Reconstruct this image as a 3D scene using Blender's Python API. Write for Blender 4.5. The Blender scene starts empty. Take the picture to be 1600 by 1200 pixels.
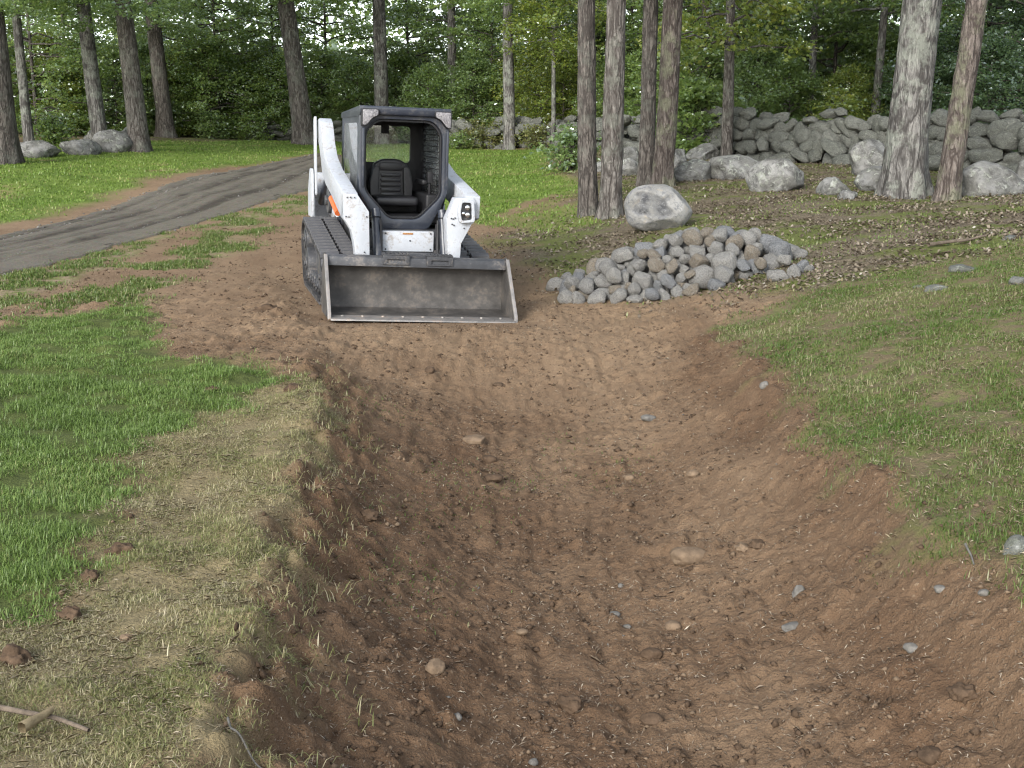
import bpy, bmesh, math, random
import numpy as np
from mathutils import Vector, Matrix

R = math.radians
sc = bpy.context.scene
col = sc.collection

# ------------------------------------------------------------------ camera
FPX, CAM_H = 1800.0, 1.75                      # focal length in photo pixels (1600 wide), eye height
PITCH = math.atan(384 / 1800.0)
cam_d = bpy.data.cameras.new('camera')
cam = bpy.data.objects.new('camera', cam_d); col.objects.link(cam)
cam.location = (0, 0, CAM_H)
cam.rotation_euler = (math.pi / 2 - PITCH, 0, 0)
cam_d.sensor_width = 36.0
cam_d.lens = 36.0 * FPX / 1600.0
cam_d.clip_end = 600
sc.camera = cam

# ------------------------------------------------------------------ sky, sun, exposure
SUN_EL, SUN_AZ = R(27), R(206)                 # azimuth clockwise from +Y (north)
w = bpy.data.worlds.new('World'); sc.world = w; w.use_nodes = True
nt = w.node_tree; nt.nodes.clear()
sky = nt.nodes.new('ShaderNodeTexSky'); sky.sky_type = 'NISHITA'; sky.sun_disc = False
sky.sun_elevation = SUN_EL; sky.sun_rotation = SUN_AZ
sky.air_density = 1.0; sky.dust_density = 1.0; sky.ozone_density = 1.0
hs = nt.nodes.new('ShaderNodeHueSaturation'); hs.inputs['Saturation'].default_value = 0.38
bg = nt.nodes.new('ShaderNodeBackground'); bg.inputs['Strength'].default_value = 0.15
wo = nt.nodes.new('ShaderNodeOutputWorld')
nt.links.new(sky.outputs[0], hs.inputs['Color']); nt.links.new(hs.outputs[0], bg.inputs[0]); nt.links.new(bg.outputs[0], wo.inputs[0])
sun_d = bpy.data.lights.new('sun', 'SUN'); sun_d.energy = 1.5; sun_d.angle = R(18); sun_d.color = (1.0, 0.97, 0.92)
sun = bpy.data.objects.new('sun', sun_d); col.objects.link(sun)
sdir = Vector((math.sin(SUN_AZ) * math.cos(SUN_EL), math.cos(SUN_AZ) * math.cos(SUN_EL), math.sin(SUN_EL)))
sun.rotation_euler = sdir.to_track_quat('Z', 'Y').to_euler()
sun.location = (0, 0, 30)
sc.view_settings.view_transform = 'Standard'; sc.view_settings.look = 'None'
sc.view_settings.exposure = 1.60; sc.view_settings.gamma = 1.0; sc.view_settings.use_curve_mapping = False
sc.cycles.max_bounces = 8; sc.cycles.diffuse_bounces = 5; sc.cycles.transparent_max_bounces = 8
sc.cycles.glossy_bounces = 2; sc.cycles.transmission_bounces = 3
sc.cycles.use_denoising = True; sc.cycles.denoiser = 'OPENIMAGEDENOISE'; sc.cycles.denoising_input_passes = 'RGB_ALBEDO_NORMAL'; sc.cycles.denoising_prefilter = 'FAST'
sc.cycles.filter_width = 1.15

# ------------------------------------------------------------------ numpy noise
def _hash(ix, iy, iz, seed):
    n = (ix.astype(np.int64) * 374761393 + iy.astype(np.int64) * 668265263 + iz.astype(np.int64) * 2147483647 * 3 + seed * 974711) & 0xFFFFFFFF
    n = ((n ^ (n >> 13)) * 1274126177) & 0xFFFFFFFF
    n = ((n ^ (n >> 16)) * 2246822519) & 0xFFFFFFFF
    return (n ^ (n >> 15)) & 0xFFFFFFFF

def h01(ix, iy, iz, seed): return _hash(ix, iy, iz, seed) / 4294967296.0

def noise2(x, y, seed=0):
    x = np.asarray(x, float); y = np.asarray(y, float)
    ix = np.floor(x); iy = np.floor(y); fx = x - ix; fy = y - iy
    u = fx * fx * fx * (fx * (fx * 6 - 15) + 10); v = fy * fy * fy * (fy * (fy * 6 - 15) + 10)
    ix = ix.astype(np.int64); iy = iy.astype(np.int64); z0 = np.zeros_like(ix)
    def g(dx, dy):
        a = h01(ix + dx, iy + dy, z0, seed) * 2 * np.pi
        return np.cos(a) * (fx - dx) + np.sin(a) * (fy - dy)
    return 1.5 * ((g(0, 0) * (1 - u) + g(1, 0) * u) * (1 - v) + (g(0, 1) * (1 - u) + g(1, 1) * u) * v)

def noise3(x, y, z, seed=0):
    ix = np.floor(x); iy = np.floor(y); iz = np.floor(z); fx = x - ix; fy = y - iy; fz = z - iz
    u = fx * fx * (3 - 2 * fx); v = fy * fy * (3 - 2 * fy); t = fz * fz * (3 - 2 * fz)
    ix = ix.astype(np.int64); iy = iy.astype(np.int64); iz = iz.astype(np.int64)
    def g(a, b, c): return h01(ix + a, iy + b, iz + c, seed) * 2 - 1
    l = lambda a, b, k: a + (b - a) * k
    return l(l(l(g(0, 0, 0), g(1, 0, 0), u), l(g(0, 1, 0), g(1, 1, 0), u), v),
             l(l(g(0, 0, 1), g(1, 0, 1), u), l(g(0, 1, 1), g(1, 1, 1), u), v), t)

def fbm2(x, y, oct=4, seed=0):
    s = 0; a = 1
    for o in range(oct):
        s = s + a * noise2(x, y, seed + o * 17); x = x * 2.03 + 5.1; y = y * 2.03 + 1.7; a *= 0.5
    return s

def clods2(x, y, seed, dens=0.6):
    """sparse rounded lumps: 0..1"""
    ix = np.floor(x).astype(np.int64); iy = np.floor(y).astype(np.int64); out = np.zeros(np.shape(x)); z0 = np.zeros_like(ix)
    for dx in (-1, 0, 1):
        for dy in (-1, 0, 1):
            jx = ix + dx; jy = iy + dy
            px = jx + h01(jx, jy, z0, seed); py = jy + h01(jx, jy, z0, seed + 1)
            r = 0.15 + 0.55 * h01(jx, jy, z0, seed + 2); on = h01(jx, jy, z0, seed + 3) < dens
            ang = h01(jx, jy, z0, seed + 4) * 3.14
            ax = (x - px) * np.cos(ang) + (y - py) * np.sin(ang); ay = (-(x - px) * np.sin(ang) + (y - py) * np.cos(ang)) * 1.5
            d2 = (ax * ax + ay * ay) / (r * r)
            out = np.maximum(out, np.where(on, r * np.sqrt(np.clip(1 - d2, 0, 1)), 0))
    return out

def sstep(a, b, x):
    t = np.clip((x - a) / (b - a), 0, 1); return t * t * (3 - 2 * t)

# ------------------------------------------------------------------ terrain
LX, LY, LYAW, LROLL = -1.36, 13.06, R(15.4), R(2.1)   # where the loader stands

def terrain(x, y):
    """smooth lie of the land in metres: level by the camera, rising to the walls, swale cut down the middle"""
    x = np.asarray(x, float); y = np.asarray(y, float)
    z = np.interp(y, [-20, 12, 14, 18, 22, 26, 30, 34, 38, 45, 80, 400], [0, 0, .05, .2, .45, .73, .95, 1.15, 1.35, 1.55, 2.2, 5])
    z = z + 0.035 * np.clip(-x - 5, 0, 12) * sstep(18, 30, y)
    x0 = np.interp(y, [0, 8, 11, 14, 17, 20, 40], [1.45, 1.45, 1.6, 1.3, .4, 0, 0])
    sl = np.interp(y, [0, 11, 17, 20, 40], [.33, .31, .21, .18, .15])
    cap = np.interp(y, [0, 12, 17, 22, 27, 38], [1.3, 1.3, .95, .7, .5, .35])
    xx = x - x0
    xx = 0.5 * (xx + np.sqrt(xx * xx + 0.15))
    z = z + cap * (1 - np.exp(-sl * xx / cap))
    z = z + 0.06 * fbm2(x * .25, y * .25, 2, 5) * sstep(12, 20, y)
    # swale
    wob = 0.09 * noise2(y * 1.3, y * 0 + 3, 21) + 0.05 * noise2(y * 4.1, y * 0 + 9, 22)
    xl = np.interp(y, [-5, 1, 3, 3.8, 4.8, 6.2, 7.2, 8.4, 11.2], [-.6, -.7, -.80, -.91, -1.02, -1.17, -1.24, -1.5, -2.1]) + wob
    xr = np.interp(y, [-5, 4.5, 6, 8, 10, 11.6], [1.95, 1.85, 1.76, 1.76, 1.80, 1.6]) + 0.06 * noise2(y * 1.6, y * 0 + 5, 23)
    D = np.interp(y, [-6, -3, 0, 4, 6, 7.5, 9, 10.2, 11.2, 12.2], [0, .35, .52, .52, .51, .48, .40, .25, .09, 0])
    t = np.clip((x - xl) / (xr - xl), 0, 1)
    prof = np.where(t < .5, 1 - np.abs(1 - 2 * t) ** 2.1, 1 - np.abs(2 * t - 1) ** 2.1)
    z = z - D * prof
    # slight lip on the left bank
    z = z + 0.035 * np.exp(-((x - xl + .12) / .14) ** 2) * sstep(9.5, 7, y)
    # the levelled, slightly tilted pad under the loader
    cx = (x - LX) * math.cos(LYAW) + (y - LY) * math.sin(LYAW); cy = -(x - LX) * math.sin(LYAW) + (y - LY) * math.cos(LYAW)
    dd = np.maximum(np.abs(cx) / 1.2, np.abs(cy + .2) / 2.0)
    k = sstep(1.9, 1.0, dd)
    z = z * (1 - k) + k * (-math.tan(LROLL) * cx)
    return z

CP, SP = math.cos(PITCH), math.sin(PITCH)
def ray(u, v):
    a = (u - 800) / FPX; b = (600 - v) / FPX
    return np.array([a, CP + b * SP, -SP + b * CP])
def pix_ground(u, v):
    """photo pixel -> where its line of sight meets the terrain"""
    d = ray(u, v); t = np.concatenate([np.linspace(1.5, 20, 1500), np.linspace(20, 80, 2400)])
    x = d[0] * t; y = d[1] * t; z = CAM_H + d[2] * t
    below = np.nonzero(z <= terrain(x, y))[0]
    i = below[0] if len(below) else len(t) - 1
    return np.array([x[i], y[i], terrain(x[i:i + 1], y[i:i + 1])[0]])
def at_dist(u, y, v=216):
    d = ray(u, v); x = d[0] * y / d[1]
    return np.array([x, y, float(terrain(np.array([x]), np.array([y]))[0])])
def poly_world(pts):
    return np.array([pix_ground(*p)[:2] for p in pts])
def in_poly(P, x, y):
    inside = np.zeros(np.shape(x), bool); n = len(P)
    for i in range(n):
        x1, y1 = P[i]; x2, y2 = P[(i + 1) % n]
        c = ((y1 > y) != (y2 > y))
        with np.errstate(divide='ignore', invalid='ignore'):
            xi = (x2 - x1) * (y - y1) / (y2 - y1 + 1e-12) + x1
        inside ^= c & (x < xi)
    return inside
def poly_mask(P, x, y, soft=.15, wob=.12, fr=2.5, seed=40):
    """soft-edged, ragged mask of a polygon on the ground"""
    xw = x + wob * fbm2(x * fr, y * fr, 3, seed); yw = y + wob * fbm2(x * fr + 31, y * fr + 7, 3, seed + 3)
    bb = (xw > P[:, 0].min() - 1) & (xw < P[:, 0].max() + 1) & (yw > P[:, 1].min() - 1) & (yw < P[:, 1].max() + 1)
    out = np.zeros(np.shape(x)); xs = xw[bb]; ys = yw[bb]
    if xs.size == 0: return out
    d2 = np.full(xs.shape, 1e9)
    for i in range(len(P)):
        a = P[i]; b = P[(i + 1) % len(P)]; ab = b - a
        t = np.clip(((xs - a[0]) * ab[0] + (ys - a[1]) * ab[1]) / (ab @ ab + 1e-9), 0, 1)
        d2 = np.minimum(d2, (xs - a[0] - t * ab[0]) ** 2 + (ys - a[1] - t * ab[1]) ** 2)
    sd = np.sqrt(d2) * np.where(in_poly(P, xs, ys), 1, -1)
    out[bb] = sstep(-soft, soft, sd)
    return out

Z_LUSH = poly_world([(-80, 520), (0, 515), (60, 495), (150, 490), (215, 475), (245, 500), (240, 545), (265, 565), (370, 560), (400, 580), (470, 590), (390, 615), (360, 640), (300, 660), (240, 690), (195, 720), (190, 770), (170, 830), (135, 870), (100, 925), (60, 975), (0, 985), (-200, 1000)])
Z_DRY = poly_world([(-300, 960), (0, 960), (60, 960), (110, 900), (150, 850), (190, 760), (195, 700), (300, 650), (370, 625), (500, 600), (515, 660), (480, 740), (450, 860), (415, 1000), (375, 1130), (360, 1230), (-300, 1230)])
Z_MID = poly_world([(-200, 470), (0, 432), (120, 405), (250, 368), (330, 345), (495, 292), (495, 330), (400, 375), (330, 410), (270, 440), (210, 480), (60, 500), (-200, 520)])
Z_RGT = poly_world([(1130, 505), (1200, 480), (1280, 452), (1400, 425), (1500, 405), (1700, 370), (1900, 400), (1900, 1000), (1600, 910), (1500, 850), (1430, 790), (1330, 705), (1260, 640), (1190, 560)])
Z_LAWN1 = np.array([[-30, 44], [-30, 12], [-14, 14.5], [-9.2, 17.6], [-8.2, 22], [-8.2, 28], [-7.0, 32], [-6.0, 35.2], [-4.6, 36], [-3.6, 30], [-1.5, 28], [-1.5, 39.5], [-4, 44], [-8, 46], [-16, 34], [-22, 30]], float)
Z_LAWN2 = poly_world([(560, 246), (640, 231), (870, 231), (850, 262), (880, 275), (905, 290), (905, 300), (870, 312), (800, 340), (760, 352), (735, 345), (600, 340)])
Z_BARE = poly_world([(775, 338), (800, 325), (850, 305), (872, 304), (868, 312), (835, 325), (800, 338)])
Z_LAWN3 = poly_world([(770, 352), (905, 310), (960, 340), (860, 365)])
DRIVE_N = [(-11, 8.5), (-8.6, 11.2), (-6.35, 14.3), (-5.75, 18.0), (-4.9, 22.2), (-4.3, 25.5), (-4.2, 29), (-4.6, 33), (-5.4, 36)]
DRIVE_F = [(-14, 10), (-11.2, 13.2), (-8.1, 17.5), (-7.65, 21.2), (-7.3, 27.0), (-6.9, 30.5), (-6.0, 34.6), (-5.9, 36.2)]
Z_DRIVE = np.array(DRIVE_N + DRIVE_F[::-1], float)
Z_LITTER = np.array([[.3, 14.5], [-.2, 18.5], [1.0, 21], [.9, 30], [1.2, 36], [4, 60], [60, 60], [60, 8], [7, 8.6], [4.6, 9.6], [3.2, 10.6], [2.3, 11.3], [1.5, 12.0], [.6, 13.2]], float)

def zones(x, y):
    m = {}
    m['lush'] = poly_mask(Z_LUSH, x, y, .16, .16, 2.2, 40)
    m['dry'] = poly_mask(Z_DRY, x, y, .14, .16, 2.5, 50) * (1 - m['lush'])
    m['mid'] = poly_mask(Z_MID, x, y, .3, .3, 1.2, 60) * (1 - m['lush']) * sstep(-.55, .25, fbm2(x * 1.1, y * .8, 3, 65))
    m['rgt'] = poly_mask(Z_RGT, x, y, .16, .24, 1.8, 70)
    m['lawn'] = np.clip(poly_mask(Z_LAWN1, x, y, .5, .4, .8, 80) + poly_mask(Z_LAWN2, x, y, .35, .3, .8, 83) + .6 * poly_mask(Z_LAWN3, x, y, .35, .4, 1.5, 86), 0, 1)
    m['drive'] = poly_mask(Z_DRIVE, x, y, .14, .14, 1.3, 90)
    m['lawn'] = m['lawn'] * (1 - m['drive']) * (1 - .9 * poly_mask(Z_BARE, x, y, .15, .3, 1.2, 88))
    m['litter'] = np.clip(poly_mask(Z_LITTER, x, y, .6, .5, .7, 93) - m['lawn'] - m['rgt'], 0, 1)
    far = sstep(36, 42, y)
    m['litter'] = np.clip(np.maximum(m['litter'], far * (1 - m['lawn'])), 0, 1)
    # bare dirt keeps what is left
    m['dirt'] = np.clip(1 - m['lush'] - m['dry'] - m['mid'] - m['rgt'] - m['lawn'] - m['litter'] - m['drive'], 0, 1)
    return m

# ------------------------------------------------------------------ mesh helpers
def np_mesh(name, verts, groups, smooth=True, attrs=None):
    """verts (N,3); groups: list of (M,k) index arrays"""
    me = bpy.data.meshes.new(name)
    verts = np.ascontiguousarray(verts, np.float32); me.vertices.add(len(verts)); me.vertices.foreach_set('co', verts.ravel())
    groups = [np.asarray(g, np.int32) for g in groups if len(g)]
    idx = np.concatenate([g.ravel() for g in groups]); tot = np.concatenate([np.full(len(g), g.shape[1], np.int32) for g in groups])
    start = np.concatenate([[0], np.cumsum(tot)[:-1]]).astype(np.int32)
    me.loops.add(len(idx)); me.loops.foreach_set('vertex_index', idx)
    me.polygons.add(len(tot)); me.polygons.foreach_set('loop_start', start); me.polygons.foreach_set('loop_total', tot)
    if smooth: me.polygons.foreach_set('use_smooth', np.ones(len(tot), bool))
    for k, a in (attrs or {}).items():
        at = me.attributes.new(k, 'FLOAT', 'POINT'); at.data.foreach_set('value', np.ascontiguousarray(a, np.float32))
    me.update(calc_edges=True)
    return me
def link(name, me, mat=None, parent=None, loc=(0, 0, 0), rot=(0, 0, 0), scale=(1, 1, 1)):
    o = bpy.data.objects.new(name, me); col.objects.link(o)
    if mat and me is not None and len(me.materials) == 0: me.materials.append(mat)
    o.parent = parent; o.location = loc; o.rotation_euler = rot; o.scale = scale
    return o
def tag(o, label=None, cat=None, group=None, kind=None):
    if label: o['label'] = label
    if cat: o['category'] = cat
    if group: o['group'] = group
    if kind: o['kind'] = kind
    return o
def empty(name, loc=(0, 0, 0), rot=(0, 0, 0)):
    o = bpy.data.objects.new(name, None); col.objects.link(o); o.location = loc; o.rotation_euler = rot; o.empty_display_size = .2
    return o

# ------------------------------------------------------------------ materials
class NT:
    def __init__(s, name):
        s.m = bpy.data.materials.new(name); s.m.use_nodes = True; s.t = s.m.node_tree; s.t.nodes.clear()
        s.out = s.t.nodes.new('ShaderNodeOutputMaterial')
    def n(s, typ, **kw):
        nd = s.t.nodes.new('ShaderNode' + typ)
        for k, v in kw.items():
            if k in nd.inputs: s.set(nd.inputs[k], v)
            else: setattr(nd, k, v)
        return nd
    def set(s, sock, v):
        if isinstance(v, bpy.types.NodeSocket): s.t.links.new(v, sock)
        elif isinstance(v, tuple) and len(v) == 3 and sock.type == 'RGBA': sock.default_value = (*v, 1)
        else: sock.default_value = v
    def mix(s, f, a, b, blend='MIX'):
        nd = s.t.nodes.new('ShaderNodeMix'); nd.data_type = 'RGBA'; nd.blend_type = blend
        s.set(nd.inputs[0], f); s.set(nd.inputs[6], a); s.set(nd.inputs[7], b); return nd.outputs[2]
    def math(s, op, a, b=0.0, clamp=False):
        nd = s.t.nodes.new('ShaderNodeMath'); nd.operation = op; nd.use_clamp = clamp
        s.set(nd.inputs[0], a); s.set(nd.inputs[1], b); return nd.outputs[0]
    def attr(s, name): nd = s.t.nodes.new('ShaderNodeAttribute'); nd.attribute_name = name; return nd.outputs['Fac']
    def obj(s): return s.n('TexCoord').outputs['Object']
    def geo(s): return s.n('NewGeometry')
    def map(s, vec, scale): nd = s.n('Mapping'); s.set(nd.inputs['Vector'], vec); nd.inputs['Scale'].default_value = scale; return nd.outputs[0]
    def noise(s, vec, scale, detail=4, rough=.55, dist=0.0):
        nd = s.n('TexNoise'); s.set(nd.inputs['Vector'], vec); nd.inputs['Scale'].default_value = scale; nd.inputs['Detail'].default_value = detail
        nd.inputs['Roughness'].default_value = rough; nd.inputs['Distortion'].default_value = dist; return nd.outputs[0]
    def ramp(s, f, a, b):
        nd = s.n('MapRange'); nd.inputs[1].default_value = a; nd.inputs[2].default_value = b; s.set(nd.inputs[0], f); nd.interpolation_type = 'SMOOTHSTEP'; return nd.outputs[0]
    def gain(s, c, g): return s.mix(1.0, c, (g, g, g), 'MULTIPLY')
    def bump(s, h, strength=.5, dist=.02, normal=None):
        nd = s.n('Bump'); nd.inputs['Strength'].default_value = strength; nd.inputs['Distance'].default_value = dist
        s.set(nd.inputs['Height'], h)
        if normal is not None: s.set(nd.inputs['Normal'], normal)
        return nd.outputs[0]
    def principled(s, color, rough=.8, normal=None, metallic=0.0, spec=.3):
        nd = s.n('BsdfPrincipled'); s.set(nd.inputs['Base Color'], color); s.set(nd.inputs['Roughness'], rough); s.set(nd.inputs['Metallic'], metallic)
        nd.inputs['Specular IOR Level'].default_value = spec
        if normal is not None: s.set(nd.inputs['Normal'], normal)
        s.t.links.new(nd.outputs[0], s.out.inputs[0]); return nd

def mat_ground():
    s = NT('ground_mat'); p = s.obj()
    n1 = s.noise(p, 1.3, 5); n2 = s.noise(p, 9, 5, .65); n3 = s.noise(p, 45, 4, .6); n4 = s.noise(p, 140, 2)
    tan = s.attr('tan')
    dark = s.mix(n2, (.070, .044, .027), (.175, .112, .068))
    light = s.mix(n2, (.185, .125, .077), (.30, .222, .148))
    dirt = s.mix(s.math('ADD', s.math('MULTIPLY', s.ramp(n1, .3, .7), .35), tan, True), dark, light)
    dirt = s.mix(s.ramp(n3, .58, .75), dirt, s.mix(.5, dirt, (.36, .29, .21)))
    dirt = s.mix(s.ramp(n4, .66, .75), dirt, (.30, .26, .2))
    gr = s.mix(n2, (.06, .085, .025), (.115, .14, .045))
    dryc = s.mix(n3, (.16, .135, .075), (.30, .255, .15))
    lit = s.mix(s.ramp(n3, .35, .65), (.085, .068, .044), (.22, .19, .14))
    lit = s.mix(s.ramp(s.noise(p, .9, 5, .65), .44, .57), lit, (.12, .14, .045))
    lawn = s.mix(s.ramp(n1, .3, .7), (.10, .165, .03), (.16, .23, .05))
    lawn = s.mix(s.ramp(s.noise(p, .55, 5, .65), .55, .72), lawn, (.24, .20, .10))
    rg = s.mix(s.ramp(n2, .4, .62), (.16, .13, .08), (.13, .15, .055))
    c = s.mix(s.attr('litter'), dirt, lit)
    c = s.mix(s.attr('mid'), c, s.mix(s.ramp(n2, .4, .6), (.27, .215, .15), (.15, .17, .06)))
    c = s.mix(s.attr('rgt'), c, rg); c = s.mix(s.attr('dry'), c, dryc); c = s.mix(s.attr('lush'), c, gr); c = s.mix(s.attr('lawn'), c, lawn)
    h = s.math('ADD', s.math('MULTIPLY', n3, .6), s.math('MULTIPLY', n4, .25))
    s.principled(s.mix(1.0, c, (.82, .785, .755), 'MULTIPLY'), .95, s.bump(h, 1.0, .035), spec=.12)
    return s.m
def mat_gravel():
    s = NT('gravel_mat'); p = s.obj()
    v = s.n('TexVoronoi', Scale=55.0); s.set(v.inputs['Vector'], p)
    n1 = s.noise(p, 1.1, 4); n2 = s.noise(p, 14, 7, .85)
    rut = s.attr('rut')
    c = s.mix(n2, (.12, .108, .096), (.29, .27, .245))
    c = s.mix(s.math('MULTIPLY', s.ramp(n1, .45, .7), .6), c, (.17, .155, .14))
    c = s.mix(s.math('MULTIPLY', rut, .9), c, s.mix(n2, (.045, .039, .035), (.10, .09, .08)))
    c = s.mix(s.math('MULTIPLY', v.outputs[1], .35), c, v.outputs[1], 'OVERLAY')
    h = s.math('SUBTRACT', 1.0, v.outputs[0])
    s.principled(s.mix(1.0, c, (.66, .62, .57), 'MULTIPLY'), .95, s.bump(s.math('ADD', h, n2), .9, .02), spec=.15)
    return s.m
def mat_blade(name, a, b, c, transl=.35):
    s = NT(name); t = s.attr('tint')
    k = s.mix(s.ramp(t, 0, .6), a, b); k = s.gain(s.mix(s.ramp(t, .6, 1.0), k, c), .88)
    d = s.n('BsdfDiffuse'); s.set(d.inputs[0], k); tr = s.n('BsdfTranslucent'); s.set(tr.inputs[0], k)
    m1 = s.n('MixShader'); m1.inputs[0].default_value = transl; s.t.links.new(d.outputs[0], m1.inputs[1]); s.t.links.new(tr.outputs[0], m1.inputs[2])
    g = s.n('BsdfGlossy'); g.inputs['Roughness'].default_value = .45; s.set(g.inputs[0], (.5, .5, .5))
    m2 = s.n('MixShader'); m2.inputs[0].default_value = .05; s.t.links.new(m1.outputs[0], m2.inputs[1]); s.t.links.new(g.outputs[0], m2.inputs[2])
    s.t.links.new(m2.outputs[0], s.out.inputs[0]); return s.m
def mat_leaf(name, a, b, c, transl=.62, gloss=.15):
    s = NT(name); r = s.geo().outputs['Random Per Island']
    ob = s.n('ObjectInfo').outputs['Random']
    k = s.mix(s.ramp(r, 0, .75), a, b); k = s.mix(s.ramp(r, .72, 1.0), k, c)
    k = s.mix(s.math('MULTIPLY', ob, .35), k, s.mix(.5, a, b))
    d = s.n('BsdfDiffuse'); s.set(d.inputs[0], k)
    kt = s.mix(.5, k, (.16, .24, .03), 'SCREEN') if False else k
    tr = s.n('BsdfTranslucent'); s.set(tr.inputs[0], s.mix(.4, kt, c))
    m1 = s.n('MixShader'); m1.inputs[0].default_value = transl; s.t.links.new(d.outputs[0], m1.inputs[1]); s.t.links.new(tr.outputs[0], m1.inputs[2])
    g = s.n('BsdfGlossy'); g.inputs['Roughness'].default_value = .32; s.set(g.inputs[0], (.85, .9, .95))
    m2 = s.n('MixShader'); m2.inputs[0].default_value = gloss; s.t.links.new(m1.outputs[0], m2.inputs[1]); s.t.links.new(g.outputs[0], m2.inputs[2])
    s.t.links.new(m2.outputs[0], s.out.inputs[0]); return s.m
def mat_bark(name, dark, light, lichen, amount=.4, scale=1.0):
    s = NT(name); p = s.obj(); q0 = s.map(p, (19 * scale, 19 * scale, 4.4 * scale)); wn = s.n('TexNoise'); s.set(wn.inputs['Vector'], q0); wn.inputs['Scale'].default_value = .9; wn.inputs['Detail'].default_value = 3; q = s.mix(.55, q0, s.mix(1.0, q0, wn.outputs[1], 'ADD'))
    n0 = s.noise(q, 1.6, 6, .7, .4)
    def furrow(sc_, lo, hi):
        n = s.noise(q, sc_, 3, .5, .6); a_ = s.math('ABSOLUTE', s.math('SUBTRACT', s.math('MULTIPLY', n, 2.0), 1.0)); return s.ramp(a_, lo, hi)
    cr = s.math('MULTIPLY', furrow(.42, 0.0, .16), s.math('ADD', s.math('MULTIPLY', furrow(.8, 0.0, .2), .6), .4))
    f = s.math('MULTIPLY', cr, s.ramp(n0, .2, .75))
    c = s.mix(f, dark, light)
    ln = s.ramp(s.noise(p, 2.2, 5, .7), .52 - .1 * amount, .66 - .1 * amount)
    c = s.mix(s.math('MULTIPLY', ln, .55 * amount + .2), c, lichen)
    h = s.math('ADD', s.math('MULTIPLY', cr, .7), s.math('MULTIPLY', n0, .6))
    s.principled(s.gain(c, .85), .92, s.bump(h, 1.0, .02), spec=.15); return s.m
def mat_rock(name, a, b, patch, moss=(.09, .11, .04), mossamt=.2, sc_=1.0):
    s = NT(name); p = s.obj(); r = s.n('ObjectInfo').outputs['Random']
    off = s.n('VectorMath', operation='ADD'); s.set(off.inputs[0], p)
    cmb = s.n('CombineXYZ'); s.set(cmb.inputs[0], s.math('MULTIPLY', r, 37.0)); s.set(cmb.inputs[1], s.math('MULTIPLY', r, 91.0)); s.t.links.new(cmb.outputs[0], off.inputs[1])
    q = off.outputs[0]
    n1 = s.noise(q, 2.4 * sc_, 5, .6); n2 = s.noise(q, 14 * sc_, 6, .7); n3 = s.noise(q, 70 * sc_, 3, .6); n4 = s.noise(q, 5 * sc_, 5, .65, 1.0)
    base = s.mix(r, a, b)
    c = s.mix(s.ramp(n1, .35, .65), base, patch)
    c = s.mix(s.math('MULTIPLY', s.ramp(s.noise(q, 3.6 * sc_, 6, .75, .5), .46, .62), .75), c, tuple(x * .42 for x in patch))
    c = s.mix(s.math('MULTIPLY', s.ramp(n2, .35, .7), .5), c, s.mix(.5, c, (.05, .05, .05)))
    c = s.mix(s.math('MULTIPLY', s.ramp(n4, .54, .64), .7), c, (.46, .47, .44))
    c = s.mix(s.math('MULTIPLY', s.ramp(n3, .6, .75), .35), c, (.05, .05, .055))
    g = s.geo(); sep = s.n('SeparateXYZ'); s.t.links.new(g.outputs['Normal'], sep.inputs[0])
    c = s.mix(s.math('MULTIPLY', s.math('MULTIPLY', s.ramp(n4, .5, .62), s.ramp(n2, .35, .6)), mossamt * 2.2, True), c, moss)
    h = s.math('ADD', s.math('MULTIPLY', n2, .7), s.math('MULTIPLY', n3, .3))
    s.principled(s.gain(c, .80), .88, s.bump(h, .9, .05), spec=.2); return s.m
def mat_plain(name, c, rough=.5, metallic=0.0, var=.15, sc_=6.0, spec=.4, bump=.1, dirt=None, dirtamt=0.0):
    s = NT(name); p = s.obj(); n = s.noise(p, sc_, 6, .65); n2 = s.noise(p, sc_ * 7, 4, .6)
    dk = tuple(x * (1 - var * 2) for x in c)
    k = s.mix(s.ramp(n, .3, .7), dk, c)
    if dirt: k = s.mix(s.math('MULTIPLY', s.ramp(s.math('ADD', s.math('MULTIPLY', n, .6), s.math('MULTIPLY', n2, .4)), .5, .64), dirtamt), k, dirt)
    s.principled(k, s.math('ADD', rough, s.math('MULTIPLY', s.math('SUBTRACT', n2, .5), .25)), s.bump(n2, bump, .004), metallic, spec); return s.m
def mat_glass(name, tint=(.93, .96, .95), refl=.07, milky_sheen=.2):
    s = NT(name); t = s.n('BsdfTransparent'); s.set(t.inputs[0], tint); g = s.n('BsdfGlossy'); g.inputs['Roughness'].default_value = .03
    fr = s.n('Fresnel'); fr.inputs[0].default_value = 1.5
    m = s.n('MixShader'); s.set(m.inputs[0], s.math('ADD', fr.outputs[0], refl - .04, True)); s.t.links.new(t.outputs[0], m.inputs[1]); s.t.links.new(g.outputs[0], m.inputs[2])
    d = s.n('BsdfDiffuse'); s.set(d.inputs[0], (.75, .78, .78)); m2 = s.n('MixShader'); s.set(m2.inputs[0], s.math('MULTIPLY', s.noise(s.obj(), 5, 5, .6), milky_sheen))  # pale diffuse layer imitates a milky reflection, brightening the panes by colour
    s.t.links.new(m.outputs[0], m2.inputs[1]); s.t.links.new(d.outputs[0], m2.inputs[2]); s.t.links.new(m2.outputs[0], s.out.inputs[0]); return s.m

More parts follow.
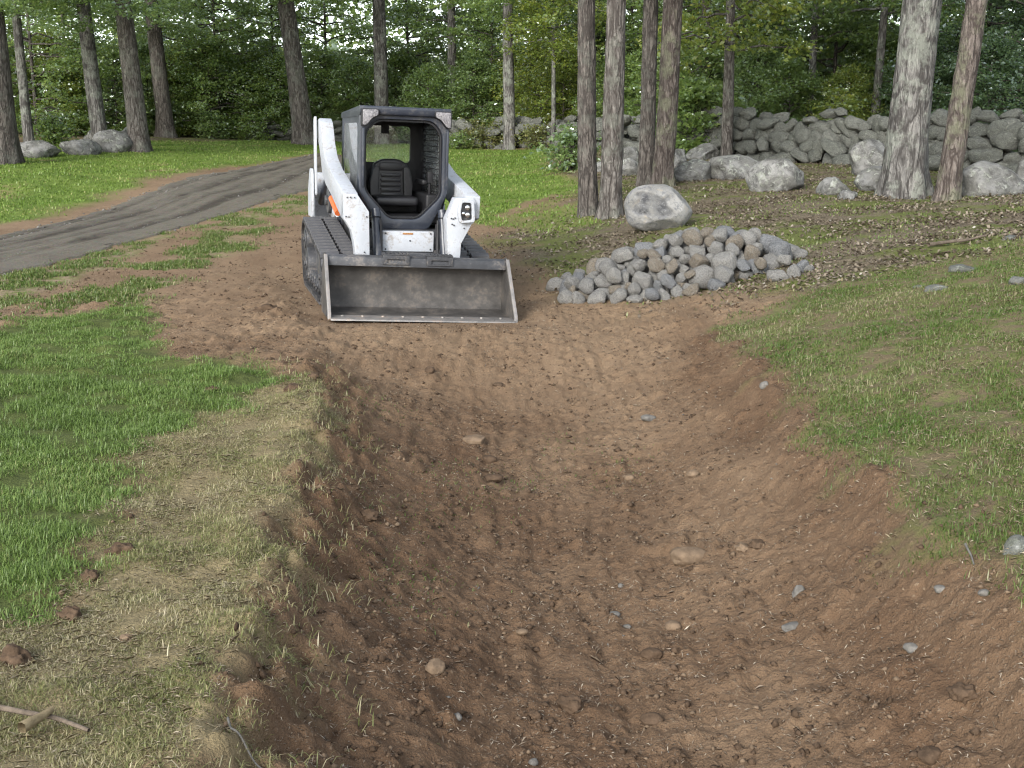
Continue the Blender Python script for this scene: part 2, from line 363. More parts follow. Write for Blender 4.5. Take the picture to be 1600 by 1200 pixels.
M = {}
M['ground'] = mat_ground(); M['gravel'] = mat_gravel()
M['lush'] = mat_blade('lush_grass_mat', (.105, .168, .036), (.175, .262, .064), (.32, .33, .13))
M['dryg'] = mat_blade('dry_grass_mat', (.18, .195, .065), (.33, .295, .15), (.48, .42, .27), .3)
M['rgtg'] = mat_blade('bank_grass_mat', (.08, .14, .025), (.155, .19, .055), (.36, .31, .19), .3)
M['lawng'] = mat_blade('lawn_grass_mat', (.115, .19, .028), (.19, .275, .055), (.32, .31, .13), .3)
M['straw'] = mat_blade('straw_mat', (.12, .088, .062), (.26, .205, .15), (.46, .40, .31), .1)
M['cutstraw'] = mat_blade('cut_straw_mat', (.19, .155, .09), (.30, .25, .16), (.46, .40, .29), .2)
M['litter'] = mat_blade('litter_mat', (.10, .078, .055), (.23, .19, .14), (.38, .35, .30), .1)
M['leafA'] = mat_leaf('oak_leaf_mat', (.10, .165, .046), (.185, .275, .08), (.29, .37, .11))
M['leafB'] = mat_leaf('maple_leaf_mat', (.10, .175, .036), (.19, .285, .066), (.31, .38, .09))
M['leafY'] = mat_leaf('yellow_leaf_mat', (.11, .18, .022), (.22, .29, .04), (.38, .38, .06))
M['leafD'] = mat_leaf('dark_leaf_mat', (.05, .098, .036), (.095, .16, .056), (.16, .23, .08))
M['fern'] = mat_leaf('fern_mat', (.10, .14, .03), (.21, .22, .06), (.36, .31, .12))
M['bark'] = mat_bark('bark_mat', (.05, .043, .038), (.22, .202, .182), (.19, .20, .165), .35)
M['barkD'] = mat_bark('dark_bark_mat', (.045, .039, .035), (.18, .16, .142), (.17, .18, .15), .25)
M['barkG'] = mat_bark('grey_bark_mat', (.05, .046, .043), (.24, .23, .215), (.27, .29, .245), .5, .75)
M['barkR'] = mat_bark('reddish_bark_mat', (.05, .04, .035), (.20, .17, .15), (.19, .20, .13), .5)
M['rock'] = mat_rock('fieldstone_mat', (.31, .30, .28), (.47, .445, .40), (.39, .38, .36), mossamt=.03, sc_=2.5)
M['rockb'] = mat_rock('blue_fieldstone_mat', (.25, .257, .27), (.33, .337, .348), (.30, .308, .317), mossamt=.02, sc_=2.5)
M['rockt'] = mat_rock('tan_fieldstone_mat', (.29, .235, .17), (.36, .30, .22), (.33, .29, .24), mossamt=.03, sc_=2.5)
M['boulder'] = mat_rock('boulder_mat', (.23, .23, .225), (.32, .315, .30), (.17, .168, .155), mossamt=.16, sc_=1.4)
M['wallstone'] = mat_rock('wall_stone_mat', (.115, .12, .107), (.235, .235, .215), (.175, .18, .158), (.075, .09, .04), .28, 1.6)
M['clodm'] = mat_plain('soil_clod_mat', (0.098, 0.066, 0.043), .95, var=.25, sc_=14, spec=.1, bump=1.0)
M['clodt'] = mat_plain('dusty_stone_mat', (0.187, 0.134, 0.089), .95, var=.22, sc_=14, spec=.1, bump=.6)
M['palestone'] = mat_plain('pale_pebble_mat', (.165, .155, .138), .85, var=.25, sc_=20, spec=.2, bump=.5)
M['gravelst'] = mat_plain('gravel_stone_mat', (.20, .19, .175), .9, var=.3, sc_=9, spec=.15, bump=.3)
M['wood'] = mat_plain('dead_wood_mat', (.15, .12, .092), .9, var=.25, sc_=25, spec=.1, bump=.6)
M['woodp'] = mat_plain('split_wood_mat', (.28, .22, .13), .9, var=.2, sc_=25, spec=.1, bump=.6)

# ------------------------------------------------------------------ ground sheet
def axis(segs):
    a = []
    for lo, hi, st in segs: a.append(np.arange(lo, hi - 1e-9, st))
    return np.concatenate(a + [np.array([segs[-1][1]])])
GX = axis([(-160, -40, 12), (-40, -16, 2), (-16, -8, .25), (-8, -5, .09), (-5, -2.6, .045), (-2.6, 3.2, .0195), (3.2, 5, .05), (5, 9, .1), (9, 16, .25), (16, 40, 2), (40, 160, 12)])
GY = axis([(-80, -8, 8), (-8, 1, .5), (1, 2.6, .06), (2.6, 6.2, .0165), (6.2, 9, .023), (9, 12.5, .035), (12.5, 18, .07), (18, 26, .14), (26, 46, .35), (46, 80, 2), (80, 400, 20)])
gx, gy = np.meshgrid(GX, GY)
ZN = zones(gx, gy)
base = terrain(gx, gy)
near = sstep(20, 9, gy) * sstep(-8, -4, gx) * sstep(8, 5, gx)
dirtw = ZN['dirt']
det = (0.026 * fbm2(gx * 1.6, gy * 1.1, 3, 101) + 0.009 * fbm2(gx * 7, gy * 5, 3, 105) + 0.012 * fbm2(gx * 17, gy * 17, 3, 109)
       + 0.045 * clods2(gx * 4.2, gy * 4.2, 120, .16) + 0.036 * clods2(gx * 10, gy * 10, 130, .22) + 0.028 * clods2(gx * 19, gy * 19, 140, .6)
       + 0.017 * noise2(gx * 8 + .8 * noise2(gx, gy, 3), gy * .6, 151) + .012 * noise2(gx * 20, gy * 2.2, 155))
churn = 0.05 * np.clip(fbm2(gx * 2.6, gy * 3.4, 4, 161), 0, 1) * sstep(7.0, 8.5, gy) * sstep(14, 12, gy) * sstep(-.6, -1.6, gx)
lipw = np.exp(-((gx - np.interp(gy, [1, 3, 4.8, 7.2, 8.4], [-.62, -.68, -.88, -1.08, -1.32])) / .22) ** 2) * sstep(9.5, 8, gy) * sstep(1, 2, gy)
lipd = 0.085 * fbm2(gx * 6, gy * 4, 4, 171) + .03 * clods2(gx * 7, gy * 7, 175, .8)
soft = 0.03 * fbm2(gx * 1.2, gy * 1.2, 3, 181) + .012 * fbm2(gx * 6, gy * 6, 2, 185)
cxg = (gx - LX) * math.cos(LYAW) + (gy - LY) * math.sin(LYAW); cyg = -(gx - LX) * math.sin(LYAW) + (gy - LY) * math.cos(LYAW)
pad = 1 - .92 * sstep(1.25, 1.0, np.maximum(np.abs(cxg) / 1.05, np.abs(cyg + .35) / 1.75))
gz = base - .03 * (1 - pad) + near * pad * (dirtw * det + churn + lipw * lipd) + soft * (1 - dirtw) * sstep(40, 10, gy) * (1 - ZN['drive'])
nxg, nyg = len(GX), len(GY)
ii = np.arange(nxg * nyg).reshape(nyg, nxg)
quads = np.stack([ii[:-1, :-1], ii[:-1, 1:], ii[1:, 1:], ii[1:, :-1]], -1).reshape(-1, 4)
tan = np.clip(sstep(7.0, 11.0, gy) * .75 + .35 * fbm2(gx * .9, gy * .6, 3, 191) + .25 * sstep(.5, 1.1, gx) * sstep(2.5, 4.5, gy) - .3 * lipw - .75 * np.exp(-((gx - 1.72 - .1 * noise2(gy * 1.1, gy * 0, 195)) / .28) ** 2) * sstep(12.5, 10.5, gy), 0, 1)
attrs = {k: ZN[k].ravel() for k in ('lush', 'dry', 'mid', 'rgt', 'lawn', 'litter')}; attrs['tan'] = tan.ravel()
ground = link('ground', np_mesh('ground', np.stack([gx, gy, gz], -1).reshape(-1, 3), [quads], True, attrs), M['ground'])
tag(ground, kind='structure')

def gheight(x, y):
    x = np.atleast_1d(np.asarray(x, float)); y = np.atleast_1d(np.asarray(y, float))
    i = np.clip(np.searchsorted(GX, x) - 1, 0, nxg - 2); j = np.clip(np.searchsorted(GY, y) - 1, 0, nyg - 2)
    a = np.clip((x - GX[i]) / (GX[i + 1] - GX[i]), 0, 1); b = np.clip((y - GY[j]) / (GY[j + 1] - GY[j]), 0, 1)
    return (gz[j, i] * (1 - a) + gz[j, i + 1] * a) * (1 - b) + (gz[j + 1, i] * (1 - a) + gz[j + 1, i + 1] * a) * b
def gh(x, y): return float(gheight(x, y)[0])
def zone_at(name, x, y):
    i = np.clip(np.searchsorted(GX, x), 0, nxg - 1); j = np.clip(np.searchsorted(GY, y), 0, nyg - 1)
    return ZN[name][j, i]

# ------------------------------------------------------------------ gravel drive
def build_drive():
    n, m = 320, 64
    N_ = np.array(DRIVE_N); F_ = np.array(DRIVE_F); t = np.linspace(0, 1, n)
    def rs(P):
        L = np.concatenate([[0], np.cumsum(np.linalg.norm(np.diff(P, axis=0), axis=1))]); L /= L[-1]
        k = np.stack([np.interp(t, L, P[:, 0]), np.interp(t, L, P[:, 1])], 1)
        for _ in range(14): k[1:-1] = (k[:-2] + 2 * k[1:-1] + k[2:]) / 4
        return k
    a = rs(N_); b = rs(F_); s = np.linspace(0, 1, m)
    P = a[:, None, :] * (1 - s[None, :, None]) + b[:, None, :] * s[None, :, None]
    x = P[..., 0]; y = P[..., 1]
    edge = 0.10 * fbm2(x * 2, y * 2, 3, 201)
    x = x + edge * np.where(s < .5, -1, 1)[None, :] * (np.abs(s - .5) > .45)[None, :]
    z = gheight(x.ravel(), y.ravel()).reshape(x.shape)
    S = s[None, :] + .01 * noise2(y * .5, y * 0, 211)
    rut = np.exp(-((S - .30) / .055) ** 2) + np.exp(-((S - .66) / .065) ** 2) + .8 * np.exp(-((S - .88) / .04) ** 2) + .5 * np.exp(-((S - .47) / .03) ** 2)
    rut0 = np.clip(rut, 0, 1); arc = np.linspace(0, 34, n)[:, None] + 0 * x
    rut = np.clip(rut0 * (.8 + .7 * fbm2(x * .8, y * .8, 3, 221)) + .35 * noise2(S * 22, arc * .6, 225) * (S > .2) + .3 * noise2(S * 50, arc * 2.5, 227) + .25 * noise2(x * 6, y * 6, 229), 0, 1)
    z = z + .022 - .03 * rut0 + .012 * fbm2(x * 1.2, y * 1.2, 3, 231) + .03 * np.sin(np.pi * s)[None, :]
    z[:, 0] -= .05; z[:, -1] -= .05
    idx = np.arange(n * m).reshape(n, m)
    q = np.stack([idx[:-1, :-1], idx[1:, :-1], idx[1:, 1:], idx[:-1, 1:]], -1).reshape(-1, 4)
    o = link('gravel_drive', np_mesh('gravel_drive', np.stack([x, y, z], -1).reshape(-1, 3), [q[:, ::-1]], True, {'rut': rut.ravel()}), M['gravel'])
    tag(o, kind='structure')
build_drive()

# ------------------------------------------------------------------ blades, straw, litter (uncountable)
rng = np.random.default_rng(7)
def blades(name, x, y, length, width, lean, tint, mat, label, lift=0.0):
    n = len(x); z = gheight(x, y) - .004 + lift
    az = rng.uniform(0, 2 * np.pi, n); d = np.stack([np.cos(az), np.sin(az), 0 * az], 1); s = np.stack([-np.sin(az), np.cos(az), 0 * az], 1)
    p0 = np.stack([x, y, z], 1); up = np.array([0, 0, 1.])
    L = length[:, None]; W = width[:, None] / 2; th = lean[:, None]
    m = p0 + L * .55 * (d * np.sin(th * .6) + up * np.cos(th * .6)); tp = m + L * .45 * (d * np.sin(th * 1.35) + up * np.cos(th * 1.35))
    V = np.stack([p0 - s * W, p0 + s * W, m - s * W * .8, m + s * W * .8, tp], 1).reshape(-1, 3)
    b = np.arange(n)[:, None] * 5
    q = b + np.array([[0, 1, 3, 2]]); t = b + np.array([[2, 3, 4]])
    o = link(name, np_mesh(name, V, [q, t], True, {'tint': np.repeat(np.clip(tint, 0, 1), 5)}), mat)
    tag(o, label, 'grass', kind='stuff'); return o
def flat_bits(name, x, y, length, width, tint, mat, label, cat, lift=.006, tilt=.35, curl=.25):
    n = len(x); z = gheight(x, y) + lift
    az = rng.uniform(0, 2 * np.pi, n); pit = rng.normal(0, tilt, n)
    d = np.stack([np.cos(az) * np.cos(pit), np.sin(az) * np.cos(pit), np.sin(pit)], 1); s = np.stack([-np.sin(az), np.cos(az), rng.normal(0, tilt, n)], 1)
    p = np.stack([x, y, z + np.abs(np.sin(pit)) * length * .35], 1); L = length[:, None] / 2; W = width[:, None] / 2
    mid = p + np.array([0, 0, 1.]) * (length * curl * rng.uniform(-.3, 1, n))[:, None]
    V = np.stack([p - d * L, mid - s * W, p + d * L, mid + s * W], 1).reshape(-1, 3)
    q = np.arange(n)[:, None] * 4 + np.array([[0, 1, 2, 3]])
    t = np.concatenate([q[:, [0, 1, 2]], q[:, [0, 2, 3]]])
    o = link(name, np_mesh(name, V, [t], False, {'tint': np.repeat(np.clip(tint, 0, 1), 4)}), mat)
    tag(o, label, cat, kind='stuff'); return o
def scatter(zone, n, xlo, xhi, ylo, yhi, thr=None, clump=0, cs=2.0, seed=0, wedge=True):
    """random ground points, denser where the zone is strong and, along y, towards the camera"""
    out = []
    tot = 0
    while tot < n:
        k = n * 3
        u = rng.random(k); y = ylo * (yhi / ylo) ** u if ylo > 0 else rng.uniform(ylo, yhi, k)
        x = rng.uniform(xlo, xhi, k)
        p = zone_at(zone, x, y)
        if clump: p = p * np.clip(.5 + clump * fbm2(x * cs, y * cs, 2, seed), 0, 1)
        keep = rng.random(k) < p
        if wedge: keep &= np.abs(x) < .56 * y + .9
        out.append(np.stack([x[keep], y[keep]], 1)); tot += keep.sum()
    P = np.concatenate(out)[:n]; return P[:, 0], P[:, 1]

# lush lawn on the left
x, y = scatter('lush', 96000, -6.5, -.9, 3.2, 12.5, clump=1.0, cs=2.4, seed=301)
k = fbm2(x * 1.1, y * 1.1, 2, 305)
blades('lush_grass', x, y, rng.uniform(.022, .055, len(x)) * (1 + .4 * k), rng.uniform(.0022, .0042, len(x)) * (1 + y * .05), np.abs(rng.normal(.85, .4, len(x))), .38 + .30 * rng.normal(size=len(x)) * .7 + .25 * fbm2(x * .8, y * .8, 2, 307), M['lush'], 'lush green grass of the lawn on the left bank')
# mown yellowing grass along the bank
x, y = scatter('dry', 84000, -3.6, -.7, 2.6, 9.0, clump=.8, cs=4.0, seed=311)
t = .42 + .26 * rng.normal(size=len(x)) + .35 * fbm2(x * 1.6, y * 1.6, 3, 315)
blades('dry_grass', x, y, rng.uniform(.016, .042, len(x)), rng.uniform(.002, .0042, len(x)), np.abs(rng.normal(1.3, .4, len(x))), t, M['dryg'], 'short yellowing mown grass along the left edge of the swale')
# patchy grass between the drive and the dirt
x, y = scatter('mid', 34000, -9, -1.2, 9.5, 26, clump=1.4, cs=1.2, seed=321)
blades('patchy_grass', x, y, rng.uniform(.03, .07, len(x)), rng.uniform(.008, .013, len(x)), np.abs(rng.normal(.8, .35, len(x))), .35 + .3 * rng.normal(size=len(x)), M['rgtg'], 'thin patchy grass between the gravel drive and the bare dirt')
# right-hand bank
x, y = scatter('rgt', 88000, 1.0, 8, 3.2, 13, clump=.8, cs=2.2, seed=331)
blades('bank_grass', x, y, rng.uniform(.02, .052, len(x)), rng.uniform(.0022, .0042, len(x)) * (1 + y * .05), np.abs(rng.normal(1.0, .4, len(x))), .38 + .28 * rng.normal(size=len(x)) + .4 * fbm2(x * .9, y * .9, 2, 335), M['rgtg'], 'thin green and straw grass on the right bank')
# far lawns
x, y = scatter('lawn', 40000, -22, 4, 12, 45, wedge=True)
blades('lawn_grass', x, y, rng.uniform(.04, .08, len(x)), rng.uniform(.015, .028, len(x)), np.abs(rng.normal(.9, .3, len(x))), .35 + .25 * rng.normal(size=len(x)) + .5 * fbm2(x * .5, y * .5, 2, 341), M['lawng'], 'mown lawn grass beyond the drive and behind the loader')
# torn grass hanging over the cut edge
yy = rng.uniform(2.6, 9, 5200); xe = np.interp(yy, [1, 3, 3.8, 4.8, 6.2, 7.2, 8.4, 11.2], [-.7, -.80, -.91, -1.02, -1.17, -1.24, -1.5, -2.1]) + rng.normal(.08, .16, 5200)
kk = fbm2(xe * 3, yy * 2.2, 2, 345) > -.05; xe, yy = xe[kk], yy[kk]
blades('torn_grass', xe, yy, rng.uniform(.03, .085, len(xe)), rng.uniform(.003, .005, len(xe)), np.abs(rng.normal(1.25, .45, len(xe))), .45 + .3 * rng.normal(size=len(xe)), M['dryg'], 'torn grass and roots along the cut edge of the swale')
# sprigs on the swale floor
c = np.array([pix_ground(*p)[:2] for p in [(880, 700), (960, 745), (700, 740), (620, 800), (650, 900), (620, 910), (800, 750), (560, 690), (520, 620), (590, 640), (740, 790)]])
ci = rng.integers(0, len(c), 1500); x = c[ci, 0] + rng.normal(0, .16, 1500); y = c[ci, 1] + rng.normal(0, .22, 1500)
blades('grass_sprigs', x, y, rng.uniform(.015, .04, 1500), rng.uniform(.003, .006, 1500), np.abs(rng.normal(1.1, .4, 1500)), .3 + .3 * rng.normal(size=1500), M['rgtg'], 'sparse grass sprigs scattered on the swale floor')
# straw, chips and root bits in the dirt
x, y = scatter('dirt', 40000, -6.5, 3.5, 2.8, 20, clump=.9, cs=1.6, seed=351)
flat_bits('straw_bits', x, y, rng.gamma(2.2, .006, len(x)) + .005, rng.uniform(.0015, .005, len(x)), .25 + .3 * rng.normal(size=len(x)) ** 2 * .9, M['straw'], 'straw, root and bark bits mixed into the bare soil', 'straw', .004)
x, y = scatter('dry', 7000, -3.6, -.7, 2.6, 9.0, clump=1.0, cs=2.0, seed=355)
flat_bits('cut_straw', x, y, rng.uniform(.012, .042, len(x)), rng.uniform(.0015, .0032, len(x)), .5 + .25 * rng.normal(size=len(x)), M['cutstraw'], 'dry cut stalks lying on the mown bank', 'straw', .014, .14)
x, y = scatter('rgt', 9000, 1.2, 7, 3.2, 13, clump=1.0, cs=2.0, seed=357)
flat_bits('bank_straw', x, y, rng.uniform(.012, .045, len(x)), rng.uniform(.002, .004, len(x)), .5 + .3 * rng.normal(size=len(x)), M['cutstraw'], 'dry stalks lying on the right bank', 'straw', .02)
x, y = scatter('litter', 34000, -1, 14, 10, 34, clump=1.0, cs=1.0, seed=361)
flat_bits('leaf_litter', x, y, rng.uniform(.03, .075, len(x)), rng.uniform(.018, .04, len(x)), .28 + .28 * rng.normal(size=len(x)), M['litter'], 'fallen brown and silvery leaves under the trees', 'leaf litter', .012, .4)
x, y = scatter('litter', 22000, -1, 14, 11, 32, clump=2.2, cs=.55, seed=371)
blades('moss_grass', x, y, rng.uniform(.02, .05, len(x)), rng.uniform(.012, .022, len(x)), np.abs(rng.normal(.9, .35, len(x))), .5 + .25 * rng.normal(size=len(x)), M['rgtg'], 'low moss and thin grass between the fallen leaves')

# ------------------------------------------------------------------ rocks
def ico(sub):
    bm = bmesh.new(); bmesh.ops.create_icosphere(bm, subdivisions=sub, radius=1.0)
    bm.verts.ensure_lookup_table(); V = np.array([v.co[:] for v in bm.verts]); Fc = np.array([[v.index for v in f.verts] for f in bm.faces]); bm.free(); return V, Fc
ICO = {k: ico(k) for k in (2, 3, 4, 5)}
def rock_mesh(name, seed, sub=3, dims=(1, 1, 1), cuts=9, depth=(.62, .95), rough=.10, fine=.02, boxy=0):
    r = np.random.default_rng(seed); V, Fc = ICO[sub]; V = V.copy()
    o = r.uniform(-50, 50, 3)
    V *= (1 + .22 * noise3(V[:, 0] * 1.1 + o[0], V[:, 1] * 1.1 + o[1], V[:, 2] * 1.1 + o[2], seed))[:, None]
    for _ in range(cuts):
        n = r.normal(size=3); n /= np.linalg.norm(n); h = r.uniform(*depth); d = V @ n
        V -= np.clip(d - h, 0, None)[:, None] * n * .92
    if boxy:
        for ax in range(3):
            for sg in (-1, 1):
                n = r.normal(0, .22, 3); n[ax] = sg; n /= np.linalg.norm(n); d = V @ n
                V -= np.clip(d - boxy * r.uniform(.8, 1.1), 0, None)[:, None] * n * .85
    N = V / np.linalg.norm(V, axis=1)[:, None]
    V += N * (rough * noise3(V[:, 0] * 2.6 + o[1], V[:, 1] * 2.6 + o[2], V[:, 2] * 2.6, seed + 1) + fine * noise3(V[:, 0] * 9, V[:, 1] * 9 + o[0], V[:, 2] * 9, seed + 2) + (.6 * fine * noise3(V[:, 0] * 21, V[:, 1] * 21, V[:, 2] * 21 + o[1], seed + 3) if sub >= 4 else 0))[:, None]
    V /= np.abs(V).max(0)
    V *= np.array(dims)
    return np_mesh(name, V, [Fc], True)

PILE = [rock_mesh('fieldstone', 500 + i, 3, (1, random.Random(i).uniform(.75, .95), random.Random(i + 99).uniform(.62, .85)), 12, (.56, .9), .04, .015) for i in range(14)]

def rock_pile():
    rg = np.random.default_rng(11)
    cA = pix_ground(1068, 447); cx, cy = cA[0], cA[1] + .22
    a, b = 1.34, .84
    placed = []
    def support(px, py, r):
        z = gh(px, py) + r * .35
        for (qx, qy, qz, qr) in placed:
            d2 = (px - qx) ** 2 + (py - qy) ** 2; rr = (r + qr) * .86
            if d2 < rr * rr: z = max(z, qz + math.sqrt(rr * rr - d2) * .86)
        return z
    for k in range(300):
        r = float(np.clip(rg.normal(.094, .025), .05, .145))
        best = None
        for _ in range(14):
            rad = math.sqrt(rg.random()); th = rg.uniform(0, 2 * math.pi)
            px = cx + a * rad * math.cos(th); py = cy + b * rad * math.sin(th) + .05 * (px - cx)
            e = ((px - cx) / a) ** 2 + ((py - cy) / b) ** 2
            z = support(px, py, r)
            lim = gh(px, py) + .02 + .46 * max(0, 1 - e ** .85)
            s = z - lim
            if best is None or s < best[0]: best = (s, px, py, z)
        if best[0] > .06: continue
        placed.append((best[1], best[2], best[3], r))
    # stragglers
    for (u, v, r) in [(868, 452, .10), (1250, 428, .10), (1262, 426, .07), (885, 440, .08), (1215, 440, .11), (872, 448, .06), (1240, 436, .08), (905, 430, .08)]:
        p = pix_ground(u, v); placed.append((p[0], p[1], gh(p[0], p[1]) + r * .4, r))
    def pv(q):                                            # screen row and column, only to word the labels
        d = np.array(q[:3]) - np.array([0, 0, CAM_H]); dep = d[1] * CP - d[2] * SP
        return 800 + FPX * d[0] / dep, 600 - FPX * (d[1] * SP + d[2] * CP) / dep
    vs = sorted(pv(q)[1] for q in placed); rows = ['crest', 'upper row', 'middle row', 'second row', 'front row']
    cutv = [vs[int(len(vs) * f)] for f in (.15, .38, .62, .82)]
    rowof = {}; order = {}
    for q in placed: rowof[q] = sum(pv(q)[1] >= c for c in cutv)
    for r_ in range(5):
        for k_, q in enumerate(sorted([q for q in placed if rowof[q] == r_], key=lambda q: pv(q)[0])): order[q] = k_ + 1
    nrow = [sum(1 for q in placed if rowof[q] == r_) for r_ in range(5)]
    def ordinal(n): return '%d%s' % (n, 'th' if 10 <= n % 100 <= 20 else {1: 'st', 2: 'nd', 3: 'rd'}.get(n % 10, 'th'))
    for i, q in enumerate(placed):
        px, py, pz, r = q
        kind = rg.random(); mat, cn = (M['rockb'], 'blue-grey') if kind < .13 else ((M['rockt'], 'tan') if kind > .76 else (M['rock'], 'grey'))
        me = PILE[i % len(PILE)]
        if not me.materials: me.materials.append(M['rock'])
        o = link('fieldstone', me, None, None, (px, py, pz), (rg.normal(0, .5), rg.normal(0, .5), rg.uniform(0, 6.28)), (r * 1.2, r * 1.16, r * 1.2))
        o.material_slots[0].link = 'OBJECT'; o.material_slots[0].material = mat
        sz = 'small ' if r < .085 else ('large ' if r > .135 else '')
        n_ = order[q]; tot = nrow[rowof[q]]
        pos = ordinal(n_) + ' from the left' if n_ <= (tot + 1) // 2 else ('rightmost' if n_ == tot else ordinal(tot + 1 - n_) + ' from the right')
        tag(o, '%s%s fieldstone, %s in the %s of the rock pile' % (sz, cn, pos, rows[rowof[q]]), 'stone', 'fieldstones in the rock pile')
rock_pile()

def boulder(u, v, wpx, hpx, label, seed, dist=None, depth=.85, mat='boulder', sub=4, cuts=9, sink=.3, rot=0, group=None, name='boulder', lean=0):
    p = pix_ground(u, v) if dist is None else at_dist(u, dist)
    s = p[1] / FPX * 1.02; W = wpx * s / 2; Hh = hpx * s / 2
    me = rock_mesh(name, seed, sub, (W, W * depth, Hh * (1 + sink)), cuts, (.62, .96), .09, .035)
    # base of the stone is at the pixel: push the centre back by its half depth
    yb = p[1] + W * depth * .75; xb = p[0] * yb / p[1]
    o = link(name, me, M[mat], None, (xb, yb, gh(xb, yb) + Hh * (1 - sink) - .04), (0, lean, rot))
    return tag(o, label, 'boulder' if name == 'boulder' else 'stone', group)

def big_boulder():
    p = pix_ground(1025, 364); s = p[1] / FPX
    W, D_, Hh = 56 * s, 40 * s, 40 * s
    V, Fc = ICO[5]; V = V.copy(); r = np.random.default_rng(3)
    V *= (1 + .12 * noise3(V[:, 0] * 1.2 + 4, V[:, 1] * 1.2, V[:, 2] * 1.2, 31))[:, None]
    for n, h in (((.75, -.1, .66), .86), ((-.95, -.1, -.25), .9), ((.85, .2, -.45), .86), ((-.3, .1, 1), .95), ((.3, -.6, -.75), .88), ((.1, -.9, .4), .86)):
        n = np.array(n); n /= np.linalg.norm(n); d = V @ n
        V -= np.clip(d - h, 0, None)[:, None] * n * .85
    # the broken face: an uneven patch knocked off the front
    c0 = np.array([-.18, -.85, .12]); dist = np.linalg.norm((V - c0) * np.array([.95, .5, 1.25]), axis=1) + .30 * noise3(V[:, 0] * 3.4, V[:, 1] * 3.4, V[:, 2] * 3.4, 39)
    chip = 1 - sstep(.50, .62, dist)
    a = np.abs(noise3(V[:, 0] * 4.5, V[:, 1] * 4.5, V[:, 2] * 6, 33)); b = np.abs(noise3(V[:, 0] * 12, V[:, 1] * 12, V[:, 2] * 15, 34))
    V += (chip * (.05 + .10 * a + .05 * b))[:, None] * np.array([.05, 1, -.1])
    N = V / np.linalg.norm(V, axis=1)[:, None]
    V += N * (.03 * noise3(V[:, 0] * 3, V[:, 1] * 3, V[:, 2] * 3, 35) + .012 * noise3(V[:, 0] * 12, V[:, 1] * 12, V[:, 2] * 12, 36))[:, None]
    V /= np.abs(V).max(0); V *= np.array([W, D_, Hh])
    yb = p[1] + D_ * .7; xb = p[0] * yb / p[1]
    s_ = NT('chipped_boulder_mat'); q = s_.obj()
    n1 = s_.noise(q, 3.5, 5, .65); n2 = s_.noise(q, 18, 6, .7, .6); n3 = s_.noise(q, 70, 3)
    c = s_.mix(s_.ramp(n1, .35, .65), (.21, .205, .19), (.30, .295, .28))
    g = s_.geo(); sep = s_.n('SeparateXYZ'); s_.t.links.new(g.outputs['Normal'], sep.inputs[0])
    tc = s_.n('SeparateXYZ'); s_.t.links.new(q, tc.inputs[0])
    c = s_.mix(s_.math('MULTIPLY', s_.ramp(n2, .48, .62), .75), c, (.12, .125, .135))
    c = s_.mix(s_.math('MULTIPLY', s_.ramp(s_.noise(q, 6, 5, .7, 1.0), .58, .68), .55), c, (.33, .27, .19))
    c = s_.mix(s_.math('MULTIPLY', s_.ramp(n3, .6, .72), .4), c, (.5, .5, .5))
    c = s_.mix(s_.math('MULTIPLY', s_.attr('chip'), s_.ramp(n1, .3, .62)), c, s_.mix(s_.ramp(n2, .46, .72), (.062, .063, .066), (.24, .24, .235)))
    s_.principled(s_.gain(c, .82), .88, s_.bump(s_.math('ADD', n2, s_.math('MULTIPLY', n3, .4)), .7, .03), spec=.25)
    o = link('boulder', np_mesh('boulder', V, [Fc], True, {'chip': chip}), s_.m, None, (xb, yb, gh(xb, yb) + Hh * .80), (0, .14, -.1))
    tag(o, 'large pale grey boulder with a chipped dark face beside the twin trunks', 'boulder', 'boulders on the ground under the trees')
big_boulder()
BG = 'boulders on the ground under the trees'
for args in [
    (1085, 283, 70, 34, 'low grey boulder just right of the pair of trunks behind the chipped boulder', 61),
    (1148, 280, 90, 38, 'long mossy boulder at the foot of the slim trunk', 62),
    (1212, 300, 92, 52, 'rounded grey boulder standing alone left of the big oak', 63),
    (1300, 305, 54, 30, 'small grey boulder in front of the wall, left of the big oak', 64),
    (1322, 313, 34, 18, 'smallest boulder of the pair left of the big oak', 65),
    (1365, 300, 62, 40, 'grey boulder half hidden behind the left side of the big oak', 66),
    (1360, 275, 84, 62, 'tall slanting boulder leaning on the wall behind the big oak', 67),
    (1548, 308, 104, 62, 'large mossy boulder right of the leaning tree', 68),
    (1508, 300, 50, 30, 'flat stone between the leaning tree and the mossy boulder', 69),
    (1625, 290, 80, 50, 'boulder at the right end in front of the wall', 70),
]:
    boulder(args[0], args[1], args[2], args[3], args[4], args[5], group=BG)
for (u, v, wpx, hpx, lab, sd) in [(1050, 262, 44, 34, 'mossy stone just right of the twin trunks, below the leafy bush', 71), (1060, 240, 60, 26, 'stone under the leafy bush left of the wall', 72), (1100, 250, 60, 26, 'stone left of the slim trunk at the end of the wall', 73), (985, 275, 40, 30, 'stone between the two pairs of trunks', 75), (978, 258, 46, 30, 'upper stone between the two pairs of trunks', 76), (940, 268, 30, 18, 'small stone behind the front pair of trunks', 74)]:
    boulder(u, v, wpx, hpx, lab, sd, group=BG)
for (u, y, wpx, hpx, lab, sd) in [(57, 31, 72, 28, 'low grey boulder leftmost of the boulders by the lawn', 81), (122, 32, 62, 30, 'domed grey boulder in the middle of the row by the lawn', 82), (178, 33, 62, 38, 'pale pointed boulder beside the left lawn tree', 83), (150, 36, 40, 26, 'small boulder behind the row by the lawn', 84), (10, 30, 30, 16, 'stone at the foot of the dark tree on the left edge', 85), (205, 36, 40, 34, 'boulder half hidden behind the left lawn tree', 86)]:
    boulder(u, 0, wpx, hpx, lab, sd, dist=y, group='boulders beside the far lawn')
